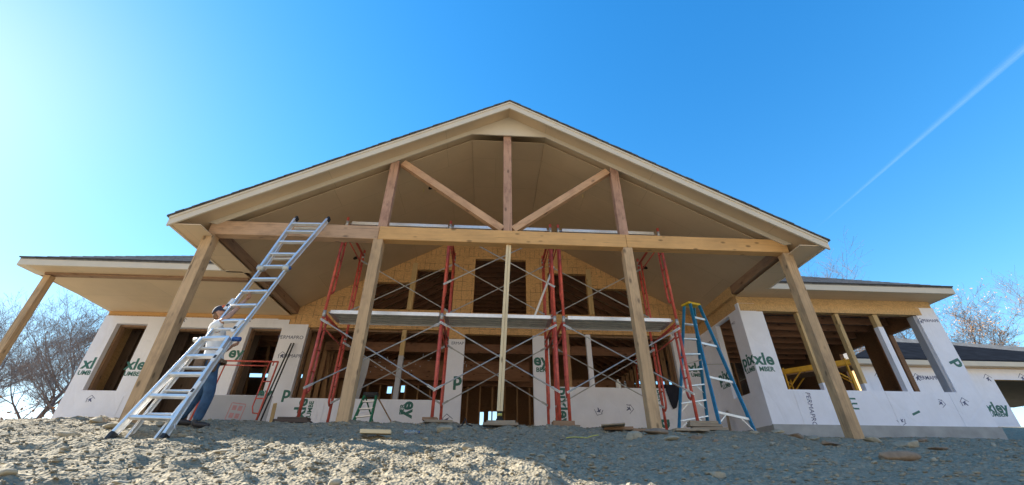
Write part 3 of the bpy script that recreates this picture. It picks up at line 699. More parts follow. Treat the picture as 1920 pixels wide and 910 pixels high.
# ------------------------------------------------------------------ garage wing at the right
GY = 15.5
gar = thing('garage', (16, GY, 1.95), 'low garage with navy underlayment roof and a wide open bay at far right', 'garage')
wallmesh('wall', 14.3, 30, 1.2, 4.36, [(19.62, 29, 1.0, 3.86)], 0, .16, flatY(GY), M['osb_plain'], gar)
wrapG = wallmesh('house_wrap', 14.28, 30, 1.9, 4.27, [(19.62, 29, 1.0, 3.86)], -.014, -.004, flatY(GY), M['wrap'], gar)
wallmesh('wall', GY+.161, 23, 1.2, 4.36, [], 0, .16, flatX(14.3), M['osb_plain'], gar)
MB().box((19.56, GY+.02, 1.5), (19.618, GY+.3, 3.86)).build('door_jamb', M['stud'], gar)
MB().box((14.4, GY+.17, 4.30), (30, 23.5, 4.36)).build('ceiling', M['garage_shade'], gar)
ge, gx0, gx1 = 4.52, 13.85, 33.0; ap = (18.4, 19.6, 7.0); EY = 15.15
front = [(gx0, EY, ge), (gx1, EY, ge), ap]
def lerp(a, b_, t_): return tuple(a[i]+(b_[i]-a[i])*t_ for i in range(3))
fn_ = np.cross(np.array(front[1])-np.array(front[0]), np.array(ap)-np.array(front[0])); fp_ = np.array(ap)
q1, q2, q3 = (onPlane(px, py, fp_, fn_) for px, py in ((1655, 640), (1784, 647), (1930, 660)))
gr = MB().prism([front[0], front[1], q3, q2, q1], (0, 0, -.05)).build('roof', M['under'], gar)
o = MB().prism([q1, q2, q3, front[1], ap], (0, 0, -.05)).prism([(gx0, EY, ge), ap, (gx0, 24, ge)], (0, 0, -.05)).prism([(gx1, EY, ge), ap, (gx1, 24, ge)], (0, 0, -.05)).build('shingles', M['shingle_tan'], gr); uv_planar(o, lambda c: c.x, lambda c: c.y)
MB().box((gx0, EY, 4.29), (gx1, EY+.04, 4.47)).build('fascia', M['fascia'], gr)
MB().box((gx0, EY+.041, 4.29), (gx1, GY-.001, 4.31)).build('soffit', M['soffit'], gr)
def pg(px, py): p = onY(px, py, GY-.014); return Vector((p.x, GY-.0165, p.z))
lettering('ixley', .52, M['ink_green'], wrapG, face_mw(pg(1866, 765), 'y'), 'logo_print', .03); lettering('LUMBER', .2, M['ink_green'], wrapG, face_mw(pg(1870, 778), 'y'), 'logo_print', .03)
for px, py in ((1743, 709), ): lettering('PERMAPRO', .2, M['ink_navy'], wrapG, face_mw(pg(px, py), 'y'), 'product_print', .012)
def icon_at(p, par, s):
    mw = face_mw(p, 'y'); mb = MB(); q = lambda pts: mb.prism([mw @ Vector((x*s, y*s, 0)) for x, y in pts], (0, -.001, 0))
    q([(-1.1,0),(-.1,1),(1.1,.1),(1.1,-.02),(-.1,.85),(-1.1,-.14)]); q([(-.6,-.15),(-.1,.1),(.5,.35),(.15,-.05),(.6,-.8),(.3,-.75),(0,-.4),(-.2,-.75),(-.4,-.7),(-.25,-.3)])
    mb.build('emblem_print', M['ink_navy'], par)
for px, py in ((1720, 708), (1852, 709), (1648, 705), (1917, 708)): icon_at(pg(px, py), wrapG, .16)

# ------------------------------------------------------------------ scaffolding
FY, BY = 8.3, 9.85
ZB, ZM, ZT = 1.13, 3.17, 5.40
def make_frame(parent, x, z0, z1):
    """one welded ladder-type scaffold frame: two legs, inner ladder rails with rungs, bearer"""
    r = .031
    f = MB().tube([(x, FY, z1-.03), (x, BY, z1-.03)], r, 8).build('frame', M['red'], parent, True)
    for ysd, sg in ((FY, 1), (BY, -1)):
        MB().tube([(x, ysd, z0), (x, ysd, z1+(.15 if z1 > 5 else 0))], r, 8).build('leg', M['red'], f, True)
        yi = ysd+sg*.2; pts = [(x, yi, z1-.03), (x, yi, z0+.62), (x, yi-sg*.03, z0+.52), (x, yi-sg*.1, z0+.47), (x, ysd, z0+.50)]
        MB().tube(pts, .025, 8).build('ladder_rail', M['red'], f, True)
        for k in range(3): MB().tube([(x, ysd, z0+.88+k*.42), (x, yi, z0+.88+k*.42)], .015, 6).build('rung', M['red'], f, True)
        MB().tube([(x, ysd, z1-.09), (x, ysd, z1+.05)], r+.004, 8).build('coupling', M['galv'], f, True)
    MB().tube([(x, FY+.2, z1-.28), (x, BY-.2, z1-.28)], .017, 8).build('bearer', M['red'], f, True)
    return f
def brace_pair(parent, x0, x1, y, za, zb):
    for i, (p, q_) in enumerate((((x0, za), (x1, zb)), ((x0, zb), (x1, za)))):
        yy = y-.035-.025*i
        mb = MB().tube([(p[0], yy, p[1]), (q_[0], yy, q_[1])], .0135, 6)
        for e in (p, q_):
            sx = 1 if e is p else -1; d = Vector((q_[0]-p[0], 0, q_[1]-p[1])).normalized()*sx
            a = Vector((e[0], yy, e[1])); mb.bar(a-d*.03, a+d*.16, .045, .008, (-d.z, 0, d.x))
        mb.build('cross_brace', M['galv'], parent)
def scaffold(xs_, label):
    t_ = thing('scaffold', (xs_[0], FY, ZB), label, 'scaffold')
    for x in xs_:
        make_frame(t_, x, ZB, ZM); make_frame(t_, x, ZM, ZT)
    for a, b_ in zip(xs_[:-1], xs_[1:]):
        for y in (FY, BY): brace_pair(t_, a, b_, y, ZB+.54, ZM-.17)
        brace_pair(t_, a, b_, BY, ZM+.66, ZT-.2)
    return t_
sA = scaffold([-3.43, -1.02, 1.36], 'red steel scaffold of two bays in the left and middle of the porch')
brace_pair(sA, -1.02, 1.36, FY, ZM+.72, ZT-.15)
sB = scaffold([1.55, 4.0], 'red steel scaffold of one bay beside the blue stepladder')

def plank(x0, x1, z, y0, y1, label):
    t_ = thing('scaffold_plank', ((x0+x1)/2, y0, z), label, 'plank', 'aluminium scaffold planks')
    MB().box((x0, y0, z-.045), (x1, y0+.035, z+.035)).box((x0, y1-.035, z-.045), (x1, y1, z+.035)).build('side_rail', M['alu'], t_, bevel=.004)
    MB().box((x0+.05, y0+.036, z+.012), (x1-.05, y1-.036, z+.03)).build('deck', M['alu_dull'], t_)
    rb = MB()
    for k in range(1, 5):
        yy = y0+(y1-y0)*k/5; rb.box((x0+.04, yy-.012, z-.03), (x1-.04, yy+.012, z+.011))
    rb.build('stringer', M['alu_dull'], t_)
    for e0, e1 in ((x0-.05, x0+.049), (x1-.049, x1+.05)): MB().box((e0, y0+.04, z-.02), (e1, y1-.04, z+.010)).build('end_hook', M['galv'], t_)
for nm, z, hs_ in (('lower', 3.24, 8.40), ('upper', 5.47, 8.38)):
    plank(-3.36, -1.09, z, hs_, hs_+.66, f'aluminium scaffold plank on the {nm} level, left bay, nearest the long ladder')
    plank(-.95, 1.29, z, hs_, hs_+.66, f'aluminium scaffold plank on the {nm} level, middle bay, behind the pale wooden prop')
    plank(1.66, 3.93, z, hs_, hs_+.66, f'aluminium scaffold plank on the {nm} level, right bay, towards the blue stepladder')
pA, pB = onY(1002, 594, 8.9), onY(1038, 500, 8.9)
st = timber('batten', pA, pB, .045, .03, M['white'], None, bevel=.002); tag(st, 'thin white batten leaning on the doubled red scaffold legs', 'batten')

# spare frame leaning on the left wall
sp = thing('spare_scaffold_section', (-5.9, 10.6, 1.25), 'spare red scaffold frame leaning against the grey wrapped wall', 'scaffold frame')
r_ = .021; zb, zt, yb, yt = 1.22, 2.78, 10.5, 10.75; x0, x1 = -6.72, -5.27
P = lambda x, k: (x, yb+(yt-yb)*k, zb+(zt-zb)*k)
MB().tube([P(x0, 1), P(x1, 1)], r_).build('bearer', M['red'], sp, True); MB().tube([P(x0+.2, .93), P(x1-.2, .93)], .016).build('bearer', M['red'], sp, True)
for x, sg in ((x0, 1), (x1, -1)):
    MB().tube([P(x, 0), P(x, 1)], r_).build('leg', M['red'], sp, True)
    MB().tube([P(x+.2*sg, 1), P(x+.2*sg, .3), P(x+.14*sg, .21), P(x, .2)], .016).build('ladder_rail', M['red'], sp, True)
    for k in (.42, .68): MB().tube([P(x, k), P(x+.2*sg, k)], .015, 6).build('rung', M['red'], sp, True)
    MB().tube([P(x+.1*sg, .935), P(x+.1*sg, 1)], .014, 6).build('rung', M['red'], sp, True)

# ------------------------------------------------------------------ long aluminium ladder on the beam
lp = np.array([-4.4, 6.0, .53]); ln = np.cross([1, 0, 0], [.6, 1.42, 4.34]); ln = ln/np.linalg.norm(ln); LN = Vector(ln)
if LN.y > 0: LN = -LN
L_ = lambda px, py: onPlane(px, py, lp, ln)
lad = thing('ladder', (-4.4, 6.0, .5), 'long aluminium multi-position ladder with flared feet leaning on the main beam', 'ladder')
bl, br_ = L_(205, 828), L_(303, 832); ml, mr = L_(383, 638), L_(432, 636); hl, hr = L_(490, 503), L_(537, 503); tl_, tr_ = L_(554, 413), L_(614, 414)
ax = (hl-bl).normalized()
def rail(a, b_, name, off=0, wx=.04, wy=.10, mt='alu', rim=True):
    o_ = LN*off; mb = MB().bar(a+o_, b_+o_, wy, wx*.6, LN)
    d = (b_-a).normalized(); 
    for s_ in (-1, 1): mb.bar(a+o_+LN*(s_*(wy/2-.006)), b_+o_+LN*(s_*(wy/2-.006)), .014, wx, LN)
    return mb.build(name, M[mt], lad, bevel=.003)
ku = .30; kneeL, kneeR = bl.lerp(ml, .93), br_.lerp(mr, .93)
for a, b_ in ((bl, ml), (br_, mr)): rail(a, b_, 'outer_rail', .03)
sx = Vector((1, 0, 0))
il0, ir0 = L_(224, 829)+LN*-.05, L_(279, 830)+LN*-.05
for a, b_ in ((il0, hl), (ir0, hr)): rail(a, b_, 'inner_rail', -.02, .03, .07)
for a, b_ in ((hl, tl_), (hr, tr_)): rail(a, b_, 'outer_rail', .01)
for a, b_ in ((hl+sx*.05, hl.lerp(tl_, .55)+sx*.03), (hr-sx*.05, hr.lerp(tr_, .55)-sx*.06)): rail(a, b_, 'inner_rail', -.03, .028, .06)
def lad_rung(pa, pb, name='rung', rr=.028, off=.03):
    d = (pb-pa).normalized(); mb = MB().bar(pa+LN*off, pb+LN*off, rr*2.6, rr*1.5, LN); mb.build(name, M['alu'], lad, bevel=.006)
def at(a, b_, py_list): pass
low = [(790, 276, 346), (746, 291, 360), (706, 330, 375), (672, 356, 405), (637, 384, 431)]
for py, x0, x1 in low:
    a = L_(x0-2 if py > 700 else x0, py); 
    k = (a-bl).dot(ax)/((ml-bl).dot(ax)); k = min(max(k, 0), 1)
    pa, pb = bl.lerp(ml, k), br_.lerp(mr, k); lad_rung(pa, pb)
    qa, qb = il0.lerp(hl, k*.55+.02), ir0.lerp(hr, k*.55+.02); lad_rung(qa, qb, 'rung', .02, -.03)
for py in (609, 581, 554, 528):
    k = (py-640)/(503-640.); 
    pa, pb = ml.lerp(hl, k), mr.lerp(hr, k); lad_rung(pa, pb, 'rung', .026, 0)
for py in (502, 481, 459, 439, 423):
    k = (py-503)/(413-503.); pa, pb = hl.lerp(tl_, max(k, 0)), hr.lerp(tr_, max(k, 0)); lad_rung(pa, pb, 'rung', .026, .02)
    if py in (481, 423): lad_rung(pa+LN*-.06-Vector((0,0,.03))+sx*.04, pb+LN*-.06-Vector((0,0,.03))-sx*.04, 'rung', .02, 0)
for p in (bl, br_): 
    MB().bar(p-ax*.05+LN*.03, p+ax*.10+LN*.03, .11, .06, LN).build('rubber_foot', M['black'], lad, bevel=.012)
for p in (il0, ir0): MB().bar(p-ax*.03, p+ax*.06, .08, .045, LN).build('rubber_foot', M['black'], lad, bevel=.01)
for p in (tl_, tr_): MB().bar(p-ax*.02, p+ax*.09, .10, .05, LN).build('end_cap', M['black'], lad, bevel=.012)
for p, s_ in ((hl, -1), (hr, 1)): MB().tube([p+sx*(-.05), p+sx*.05], .065, 14).build('hinge', M['alu_dull'], lad, True); MB().tube([p+sx*(s_*.05-.03), p+sx*(s_*.05+.03)], .028, 10).build('hinge_knob', M['navy_plastic'], lad, True)
for p, s_ in ((ml, -1), (mr, 1)): MB().tube([p+sx*(s_*.04), p+sx*(s_*.15)], .035, 10).build('lock_knob', M['navy_plastic'] if s_ > 0 else M['alu_dull'], lad, True)
for a, s_ in ((br_.lerp(mr, .38), 1), (br_.lerp(mr, .72), 1), (mr.lerp(hr, .05), 1), (ml.lerp(hl, .35), 0)):
    MB().bar(a+LN*.075, a+LN*.075+ax*.22, .02, .05, LN).build('warning_sticker', M['white'], lad); MB().bar(a+LN*.087+ax*.05, a+LN*.087+ax*.10, .004, .035, LN).build('warning_sticker', M['black'], lad)
for a, b_ in ((L_(330, 806), L_(311, 831)),): MB().bar(a+LN*.02, br_.lerp(mr, .16)+LN*-.0, .03, .012, LN).build('strut', M['alu'], lad)

# ------------------------------------------------------------------ step ladders
def seg(a, b_, k): return a.lerp(b_, k)
bs = thing('stepladder', (4.8, 9.0, 1.1), 'tall blue fibreglass stepladder with yellow cap beside the right scaffold', 'stepladder')
wv = Vector((.94, .34, 0)); sv = Vector((.34, -.94, 0))
top = onY(1296, 574, 9.05); T = lambda a, b_: top+wv*a+sv*b_
f1 = onY(1273, 811, 9.45); f2 = onY(1328, 800, 9.75); g1 = onY(1350, 800, 8.55); g2 = onY(1418, 815, 8.75)
tA, tB, tC, tD = T(-.15, -.07), T(.15, -.07), T(-.13, .10), T(.15, .10)
def rl_(a, b_, o_, mt, w1=.075, w2=.03): MB().bar(a, b_, w1, w2, sv).build('rail', M[mt], o_, bevel=.004)
for a, b_ in ((f1, tA), (f2, tB), (g1, tC), (g2, tD)): rl_(a, b_, bs, 'blue')
MB().bar(top-wv*.19+Vector((0,0,.02)), top+wv*.19+Vector((0,0,.02)), .055, .25, (0,0,1)).build('top_cap', M['yellow'], bs, bevel=.015)
for k in range(7):
    q = .08+k*.127; a, b_ = seg(f1, tA, q), seg(f2, tB, q); MB().bar(a, b_, .03, .09, (0,0,1)).build('step', M['alu'], bs, bevel=.004)
for k in (.10, .36, .64, .87):
    a, b_ = seg(g1, tC, k), seg(g2, tD, k); MB().bar(a, b_, .05, .02, (0,0,1)).build('rear_bar', M['alu'], bs, bevel=.003)
for (a, b_) in ((f1, tA), (f2, tB)):
    c = seg(f1, f2, .5)
    for q in (.08, .207, .334):
        MB().bar(seg(a, b_, q-.07 if q > .08 else .01), seg(seg(f1, tA, q), seg(f2, tB, q), .35 if a is f1 else .65), .02, .006).build('strut', M['alu'], bs)
for (a, b_, e) in ((g1, tC, .3), (g2, tD, .7)): MB().bar(seg(a, b_, .02), seg(seg(g1, tC, .10), seg(g2, tD, .10), e), .02, .006).build('strut', M['alu'], bs)
for q in (.45,): MB().bar(seg(f1, tA, .5), seg(g1, tC, .5), .02, .006).build('spreader', M['alu_dull'], bs); MB().bar(seg(f2, tB, .5), seg(g2, tD, .5), .02, .006).build('spreader', M['alu_dull'], bs)
for p in (f1, f2, g1, g2): MB().box((p.x-.04, p.y-.04, p.z-.05), (p.x+.04, p.y+.04, p.z+.02)).build('rubber_foot', M['black'], bs, bevel=.01)

gs = thing('stepladder', (-2.9, 10.2, 1.2), 'small green fibreglass stepladder standing behind the second post', 'stepladder')
Yg = 10.3
a0, b0, a1, b1 = onY(660, 797, Yg), onY(694, 793, Yg+.05), onY(684, 742, Yg+.25), onY(706, 742, Yg+.25)
c0, c1 = onY(676, 775, Yg+.9), onY(734, 792, Yg+.7)
for a, b_ in ((a0, a1), (b0, b1)): MB().bar(a, b_, .09, .045, (0,1,0)).build('rail', M['green'], gs, bevel=.004)
MB().bar(b1+Vector((0,.05,0)), c1, .05, .025, (0,1,0)).build('rear_rail', M['tie'], gs, bevel=.003); MB().bar(a1+Vector((0,.05,0)), c1-Vector((.45,-.05,0)), .05, .025, (0,1,0)).build('rear_rail', M['green'], gs, bevel=.003)
MB().bar(a1+Vector((-.03,.03,.03)), b1+Vector((.03,.03,.03)), .09, .16, (0,0,1)).build('top_cap', M['black'], gs, bevel=.01)
for k in (.25, .52, .78): MB().bar(seg(a0, a1, k), seg(b0, b1, k), .03, .09, (0,0,1)).build('step', M['alu'], gs, bevel=.004)
for p in (a0, b0): MB().box((p.x-.03, p.y-.03, p.z-.04), (p.x+.03, p.y+.03, p.z+.02)).build('rubber_foot', M['black'], gs)

rs = thing('ladder', (5.1, 13.4, 1.4), 'red ladder with white rungs standing inside the house behind the right sill', 'ladder')
a0, b0, a1, b1 = onY(1200, 760, 13.5), onY(1216, 760, 13.5), onY(1190, 650, 14.2), onY(1206, 650, 14.2)
for a, b_ in ((a0, a1), (b0, b1)): MB().bar(a, b_, .07, .03, (0,1,0)).build('rail', M['red'], rs)
for k in range(9): q = .1+k*.1; MB().bar(seg(a0, a1, q), seg(b0, b1, q), .04, .05, (0,0,1)).build('rung', M['white'], rs)

# yellow rolling scaffold seen through the right wing's opening
ys_ = thing('rolling_scaffold', (8.6, 11.2, 1.35), 'yellow steel rolling scaffold standing inside the right wing', 'scaffold')
a, b_ = Vector((8.05, 11.3, 2.9)), Vector((9.25, 10.15, 2.92)); u = (b_-a).normalized(); n_ = Vector((-u.y, u.x, 0))*.65
if n_.y < 0: n_ = -n_
for o_ in (Vector(), n_): MB().bar(a+o_, b_+o_, .13, .04, (0,0,1)).build('side_rail', M['yellow_steel'], ys_, bevel=.004)
MB().bar(a+n_/2+Vector((0,0,-.09)), b_+n_/2+Vector((0,0,-.09)), .03, .62, (0,0,1)).build('deck', M['tie'], ys_)
for p in (a+u*.12, b_-u*.12):
    for o_ in (Vector(), n_): MB().bar(p+o_+Vector((0,0,-1.55)), p+o_+Vector((0,0,.1)), .04, .04).build('leg', M['yellow_steel'], ys_)
    for z_ in (-.25, -.6, -.95): MB().bar(p+Vector((0,0,z_)), p+n_+Vector((0,0,z_)), .03, .03).build('rung', M['yellow_steel'], ys_)
for p, s_ in ((a+u*.12, 1), (b_-u*.12, -1)):
    for o_ in (Vector(), n_): MB().bar(p+o_+Vector((0,0,-.45)), p+o_+u*(.4*s_)+Vector((0,0,-.05)), .03, .03).build('brace', M['yellow_steel'], ys_)

# ------------------------------------------------------------------ temporary prop, jack, boards
tp = thing('temporary_prop', (.23, 7.6, 1.0), 'pale doubled stud propping the middle of the main beam on a screw jack', 'prop')
pt, pb = Vector((.335, 7.6, 4.505)), onY(937, 772, 7.6)
timber('stud', pb+Vector((-.027,0,0)), pt+Vector((-.027,0,0)), .05, .1, M['stud_pale'], tp, bevel=.003); timber('stud', pb+Vector((.027,.01,0)), pt+Vector((.027,.01,0)), .05, .1, M['stud_pale'], tp, bevel=.003)
gz = ground_z(.23, 7.6)+.10
jk = MB().tube([(pb.x, 7.6, gz), (pb.x, 7.6, pb.z)], .04, 12).build('jack', M['black'], tp, True); MB().tube([(pb.x, 7.6, gz+.06), (pb.x, 7.6, pb.z-.03)], .042, 12).build('label_band', M['strap'], jk, True)
MB().box((pb.x-.06, 7.53, gz-.005), (pb.x+.06, 7.67, gz+.012)).build('base_plate', M['black'], tp)

def board(px0, px1, y, w_, th, label, z=None, mt='old_board', yaw=0, lift=0, tilt=0, cat='board', grp=None, name='board'):
    pa = ray(px0, 800); pb_ = ray(px1, 800); xa = pa[0]/pa[1]*y; xb = pb_[0]/pb_[1]*y; xm = (xa+xb)/2
    z0 = (max(float(g_smooth(xm+q*(xb-xa)/2, y+k))+float(g_noise(xm+q*(xb-xa)/2, y+k))*.6 for q in (-1,0,1) for k in (-w_/2, 0, w_/2))-.015 if z is None else z)+lift
    d = Vector((math.cos(yaw), math.sin(yaw), tilt))*(xb-xa)/2; c = Vector((xm, y, z0+th/2))
    o = timber(name, c-d, c+d, w_, th, M[mt], None, side=(-math.sin(yaw), math.cos(yaw), 0), bevel=.004); tag(o, label, cat, grp); return o, z0+th
G = 'scrap boards under the scaffold and posts'
o, z1 = board(515, 579, FY, .30, .05, 'dark bottom board under the leftmost scaffold leg', None, 'dark_and_shaded_board', .05, grp=G)
board(520, 576, FY, .20, .045, 'dark upper board stacked under the leftmost scaffold leg', z1, 'dark_and_shaded_board', -.03, grp=G)
o, z1 = board(795, 848, FY-.05, .22, .045, 'pale board lying under the second scaffold leg pair', None, 'old_board', .08, grp=G)
board(791, 819, FY-.02, .16, .05, 'short brown block on the pale board under the second leg', z1, 'tie', -.05, grp=G)
o, z1 = board(905, 971, 7.62, .25, .045, 'lower grey board beneath the screw jack prop', None, 'old_board', .02, grp=G)
board(912, 966, 7.62, .2, .035, 'upper grey board beneath the screw jack prop', z1, 'old_board', -.04, grp=G)
o, z1 = board(1036, 1076, FY, .26, .10, 'thick brown block under the doubled scaffold legs', None, 'tie', .0, grp=G)
board(1060, 1084, FY+.45, .24, .05, 'thin brown board end behind the doubled scaffold legs', None, 'old_board', .3, grp=G)
board(690, 742, 9.6, .14, .04, 'narrow reddish board lying at the foot of the green stepladder', None, 'tie', .12, grp=G)
board(662, 690, 9.9, .14, .04, 'grey board end between the second post and green stepladder', None, 'old_board', .1, grp=G)
board(1296, 1360, 8.15, .16, .05, 'lowest board of the stack by the blue stepladder', None, 'old_board', -.03, grp=G)
o, z1 = board(1290, 1352, 8.2, .16, .05, 'middle board of the stack by the blue stepladder', ground_z(4.2, 8.2)+.06, 'old_board', .05, grp=G)
board(1293, 1345, 8.2, .14, .05, 'topmost board of the stack by the blue stepladder', z1, 'old_board', -.02, grp=G)
board(1262, 1325, 7.35, .16, .04, 'long flat weathered plank right of the third post', None, 'old_board', .05, grp=G)
board(1132, 1185, 7.3, .14, .05, 'brown plank between the plywood scrap and third post', None, 'tie', -.1, grp=G)
board(1128, 1171, 7.15, .34, .02, 'square plywood scrap tilted on a plank left of third post', None, 'old_board', -.25, .05, .04, grp=G)
board(1170, 1210, 7.55, .12, .04, 'reddish board end against the left side of third post', None, 'tie', .05, grp=G)
board(679, 735, 6.3, .19, .05, 'thick pale sawn block lying in the sun on the slope', None, 'stud_pale', .12, .03, grp=G, cat='wood block', name='wood_block')
p0, p1 = onY(507, 797, 11.4), onY(516, 757, 11.85)
tag(timber('board', p0, p1, .09, .03, M['stud'], None), 'short yellowish offcut leaning on the wrap by the dark rods', 'board', G)
p0, p1 = onX(1371, 815, 6.2), onX(1362, 772, 6.36)
tag(timber('board', p0, p1, .09, .03, M['old_board'], None, side=(0,1,0)), 'short brown offcut leaning on the side wall behind blue stepladder', 'board', G)
p0, p1 = onY(102, 795, 12.3), onY(115, 752, 12.3)
tag(timber('board', p0, p1+Vector((.1,0,.3)), .1, .05, M['beam'], None), 'orange board leaning behind the far left house corner', 'board', G)
for k, (pa, pb_, lb) in enumerate((((479, 793), (546, 644), 'lower'), ((487, 793), (551, 644), 'upper'))):
    a, b_ = onY(*pa, 11.3), onY(*pb_, 11.93)
    tag(MB().tube([a, b_], .02, 8).build('steel_rod', M['black'], None, True), ['left of two dark rods leaning on the wrapped pier', 'right of two dark rods leaning on the wrapped pier'][k], 'rod', 'dark rods leaning on the wall')

# small things
def bottle(c, h, r, label, mt='white', cat='bottle'):
    t_ = thing('bottle', c, label, cat); MB().lathe(c, [(r*.9, 0), (r, .01), (r, h*.62), (r*.75, h*.75), (r*.35, h*.85), (r*.35, h*.9)], 14).build('body', M[mt], t_, True); MB().lathe(Vector(c)+Vector((0,0,h*.9)), [(r*.42, 0), (r*.42, h*.1)], 12).build('cap', M['white'], t_)
for px, lb in ((1160, 'wide white tub on the wrapped sill right of the wrapped mullion'),):
    c = onY(px, 727, WY+.06); bottle((c.x, WY+.06, 2.562), .24, .075, lb, 'white', 'tub')
c = onY(1173, 727, WY+.06); bottle((c.x, WY+.06, 2.562), .2, .04, 'slim pale bottle on the sill beside the white tub', 'clear')
c = onY(1066, 727, WY+.06); bottle((c.x, WY+.06, 2.562), .26, .05, 'white bottle on the sill next to the doubled scaffold legs')
c = Vector((-1.22, 6.75, ground_z(-1.22, 6.75)+.04))
wb = thing('water_bottle', c, 'clear plastic water bottle lying on the gravel below the second scaffold leg', 'bottle')
o = MB().lathe((0,0,0), [(.03, 0), (.036, .015), (.036, .15), (.028, .18), (.013, .2), (.013, .215)], 14).build('body', M['clear'], None, True); o.parent = wb; o.rotation_euler = (0, math.radians(88), .3)
o = MB().lathe((0,0,.215), [(.016, 0), (.016, .018)], 12).build('cap', M['navy_plastic'], None, False, origin=(0,0,0)); o.parent = wb; o.rotation_euler = (0, math.radians(88), .3)
# jacket over the sill
jp = [(1247, 721), (1255, 723), (1264, 722), (1273, 729), (1272, 748), (1268, 765), (1262, 768), (1257, 758), (1252, 744), (1248, 733)]
mb = MB().prism([onY(px, py, WY-.03) for px, py in jp], (0, -.05, 0)).prism([onY(px, py, WY-.03)+Vector((0,0,0)) for px, py in ((1246,721),(1262,722),(1262,727),(1246,727))], (0, .3, .04))
jo = mb.build('jacket', M['jacket'], None, True); sb = jo.modifiers.new('bevel', 'BEVEL'); sb.width = .02; sb.segments = 2; tag(jo, 'dark navy jacket hung over the window sill left of the blue stepladder', 'jacket')
c = Vector((-.35, 7.2, ground_z(-.35, 7.2)))
tag(MB().tube([c+Vector((-.12,0,.02)), c+Vector((-.05,.02,.03)), c+Vector((0,0,.14)), c+Vector((.03,-.02,.05)), c+Vector((.12,-.05,.02))], .012, 6).build('cable', M['black'], None, True), 'short black cable scrap on the gravel left of the prop', 'cable')
c = Vector((1.45, 6.9, 0)); pts = []
for k in range(9): x = c.x-.25+k*.06; y = c.y-.05+.03*math.sin(k*1.1)-.015*k; pts.append((x, y, ground_z(x, y)+.02+.01*math.sin(k)))
tag(MB().tube(pts, .008, 5).build('strap', M['strap'], None, True), 'thin yellow strap lying on the gravel below the doubled scaffold legs', 'strap')

# ------------------------------------------------------------------ the man behind the ladder
def skin_mesh(pts, edges, radii, root=0, sub=2):
    me_ = bpy.data.meshes.new('sk'); me_.from_pydata(pts, edges, []); o = bpy.data.objects.new('sk', me_); COL.objects.link(o)
    md = o.modifiers.new('skin', 'SKIN'); md.use_smooth_shade = True
    for i, v in enumerate(me_.skin_vertices[0].data):
        r = radii[i]; v.radius = r if isinstance(r, tuple) else (r, r); v.use_root = (i == root)
    s_ = o.modifiers.new('sub', 'SUBSURF'); s_.levels = s_.render_levels = sub
    bpy.context.view_layer.update()
    out = bpy.data.meshes.new_from_object(o.evaluated_get(bpy.context.evaluated_depsgraph_get())); bpy.data.objects.remove(o); return out
MF = Vector((.96, .28, 0)).normalized(); ML_ = Vector((-MF.y, MF.x, 0)); UP = Vector((0, 0, 1))
PB = Vector((-4.33, 6.80, 0))
def mp(f, l, z): return PB+MF*f+ML_*l+UP*z
gL = ground_z(*mp(-.17, .10, 0)[:2]); gR = ground_z(*mp(.14, -.10, 0)[:2])
z_h = 1.70
man = thing('person', mp(0, 0, gR), 'person in white T-shirt, jeans and dark cap standing behind the long ladder, gripping it', 'person')
J = dict(pel=mp(0,0,z_h), wai=mp(-.02,0,z_h+.2), che=mp(-.08,0,z_h+.42), nk0=mp(-.13,0,z_h+.57), nk1=mp(-.145,0,z_h+.67), hd=mp(-.15,0,z_h+.73),
         hl=mp(-.02,.10,z_h-.03), kl=mp(-.07,.11,z_h-.46), al=mp(-.19,.11,gL+.10), hr=mp(.02,-.10,z_h-.03), kr=mp(.14,-.11,z_h-.45), ar=mp(.10,-.11,gR+.10),
         sl=mp(-.10,.19,z_h+.52), el=mp(.02,.24,z_h+.26), wl=mp(.16,.12,z_h+.36), sr=mp(-.10,-.19,z_h+.53), er=mp(.05,-.22,z_h+.72))
hand_t = L_(470, 553)+LN*-.02
J['wr'] = hand_t+Vector((-.07, .03, -.06)); 
names = list(J); ix = {n: i for i, n in enumerate(names)}
E_ = [('pel','wai'),('wai','che'),('che','nk0'),('nk0','nk1'),('nk1','hd'),('pel','hl'),('hl','kl'),('kl','al'),('pel','hr'),('hr','kr'),('kr','ar'),('nk0','sl'),('sl','el'),('el','wl'),('nk0','sr'),('sr','er'),('er','wr')]
RD = dict(pel=.13, wai=(.125,.105), che=(.145,.115), nk0=.085, nk1=.055, hd=.06, hl=.095, kl=.058, al=.042, hr=.095, kr=.058, ar=.042, sl=.06, el=.042, wl=.028, sr=.06, er=.042, wr=.028)
body = skin_mesh([J[n] for n in names], [(ix[a], ix[b_]) for a, b_ in E_], [RD[n] for n in names], 0)
bm = bmesh.new(); bm.from_mesh(body)
# head: shaped ellipsoid with brow, nose, chin and ears, tilted back to look up the ladder
hc = mp(-.15, 0, z_h+.82); tilt = math.radians(18)
hf = (MF*math.cos(tilt)+UP*math.sin(tilt)).normalized(); hu = (UP*math.cos(tilt)-MF*math.sin(tilt)).normalized(); hl_ = ML_
tmp = bmesh.new(); bmesh.ops.create_uvsphere(tmp, u_segments=24, v_segments=18, radius=1)
for v in tmp.verts:
    x, y, z = v.co
    f = .098*x; l = .076*y; u_ = .118*z
    if x > 0: 
        f += .028*math.exp(-((z+.12)**2)/.02-(y**2)/.03)          # nose
        f -= .012*math.exp(-((z-.12)**2)/.02)*math.exp(-((abs(y)-.35)**2)/.03)   # eye sockets
        f += .012*math.exp(-((z+.75)**2)/.05-(y**2)/.1)           # chin
        f += .008*math.exp(-((z+.45)**2)/.006-(y**2)/.06)         # mouth
    l *= 1-.22*max(0, -z)
    if abs(y) > .8 and abs(x+.05) < .3 and abs(z+.05) < .3: l += .016*(1 if y > 0 else -1)
    v.co = hc+hf*f+hl_*l+hu*u_
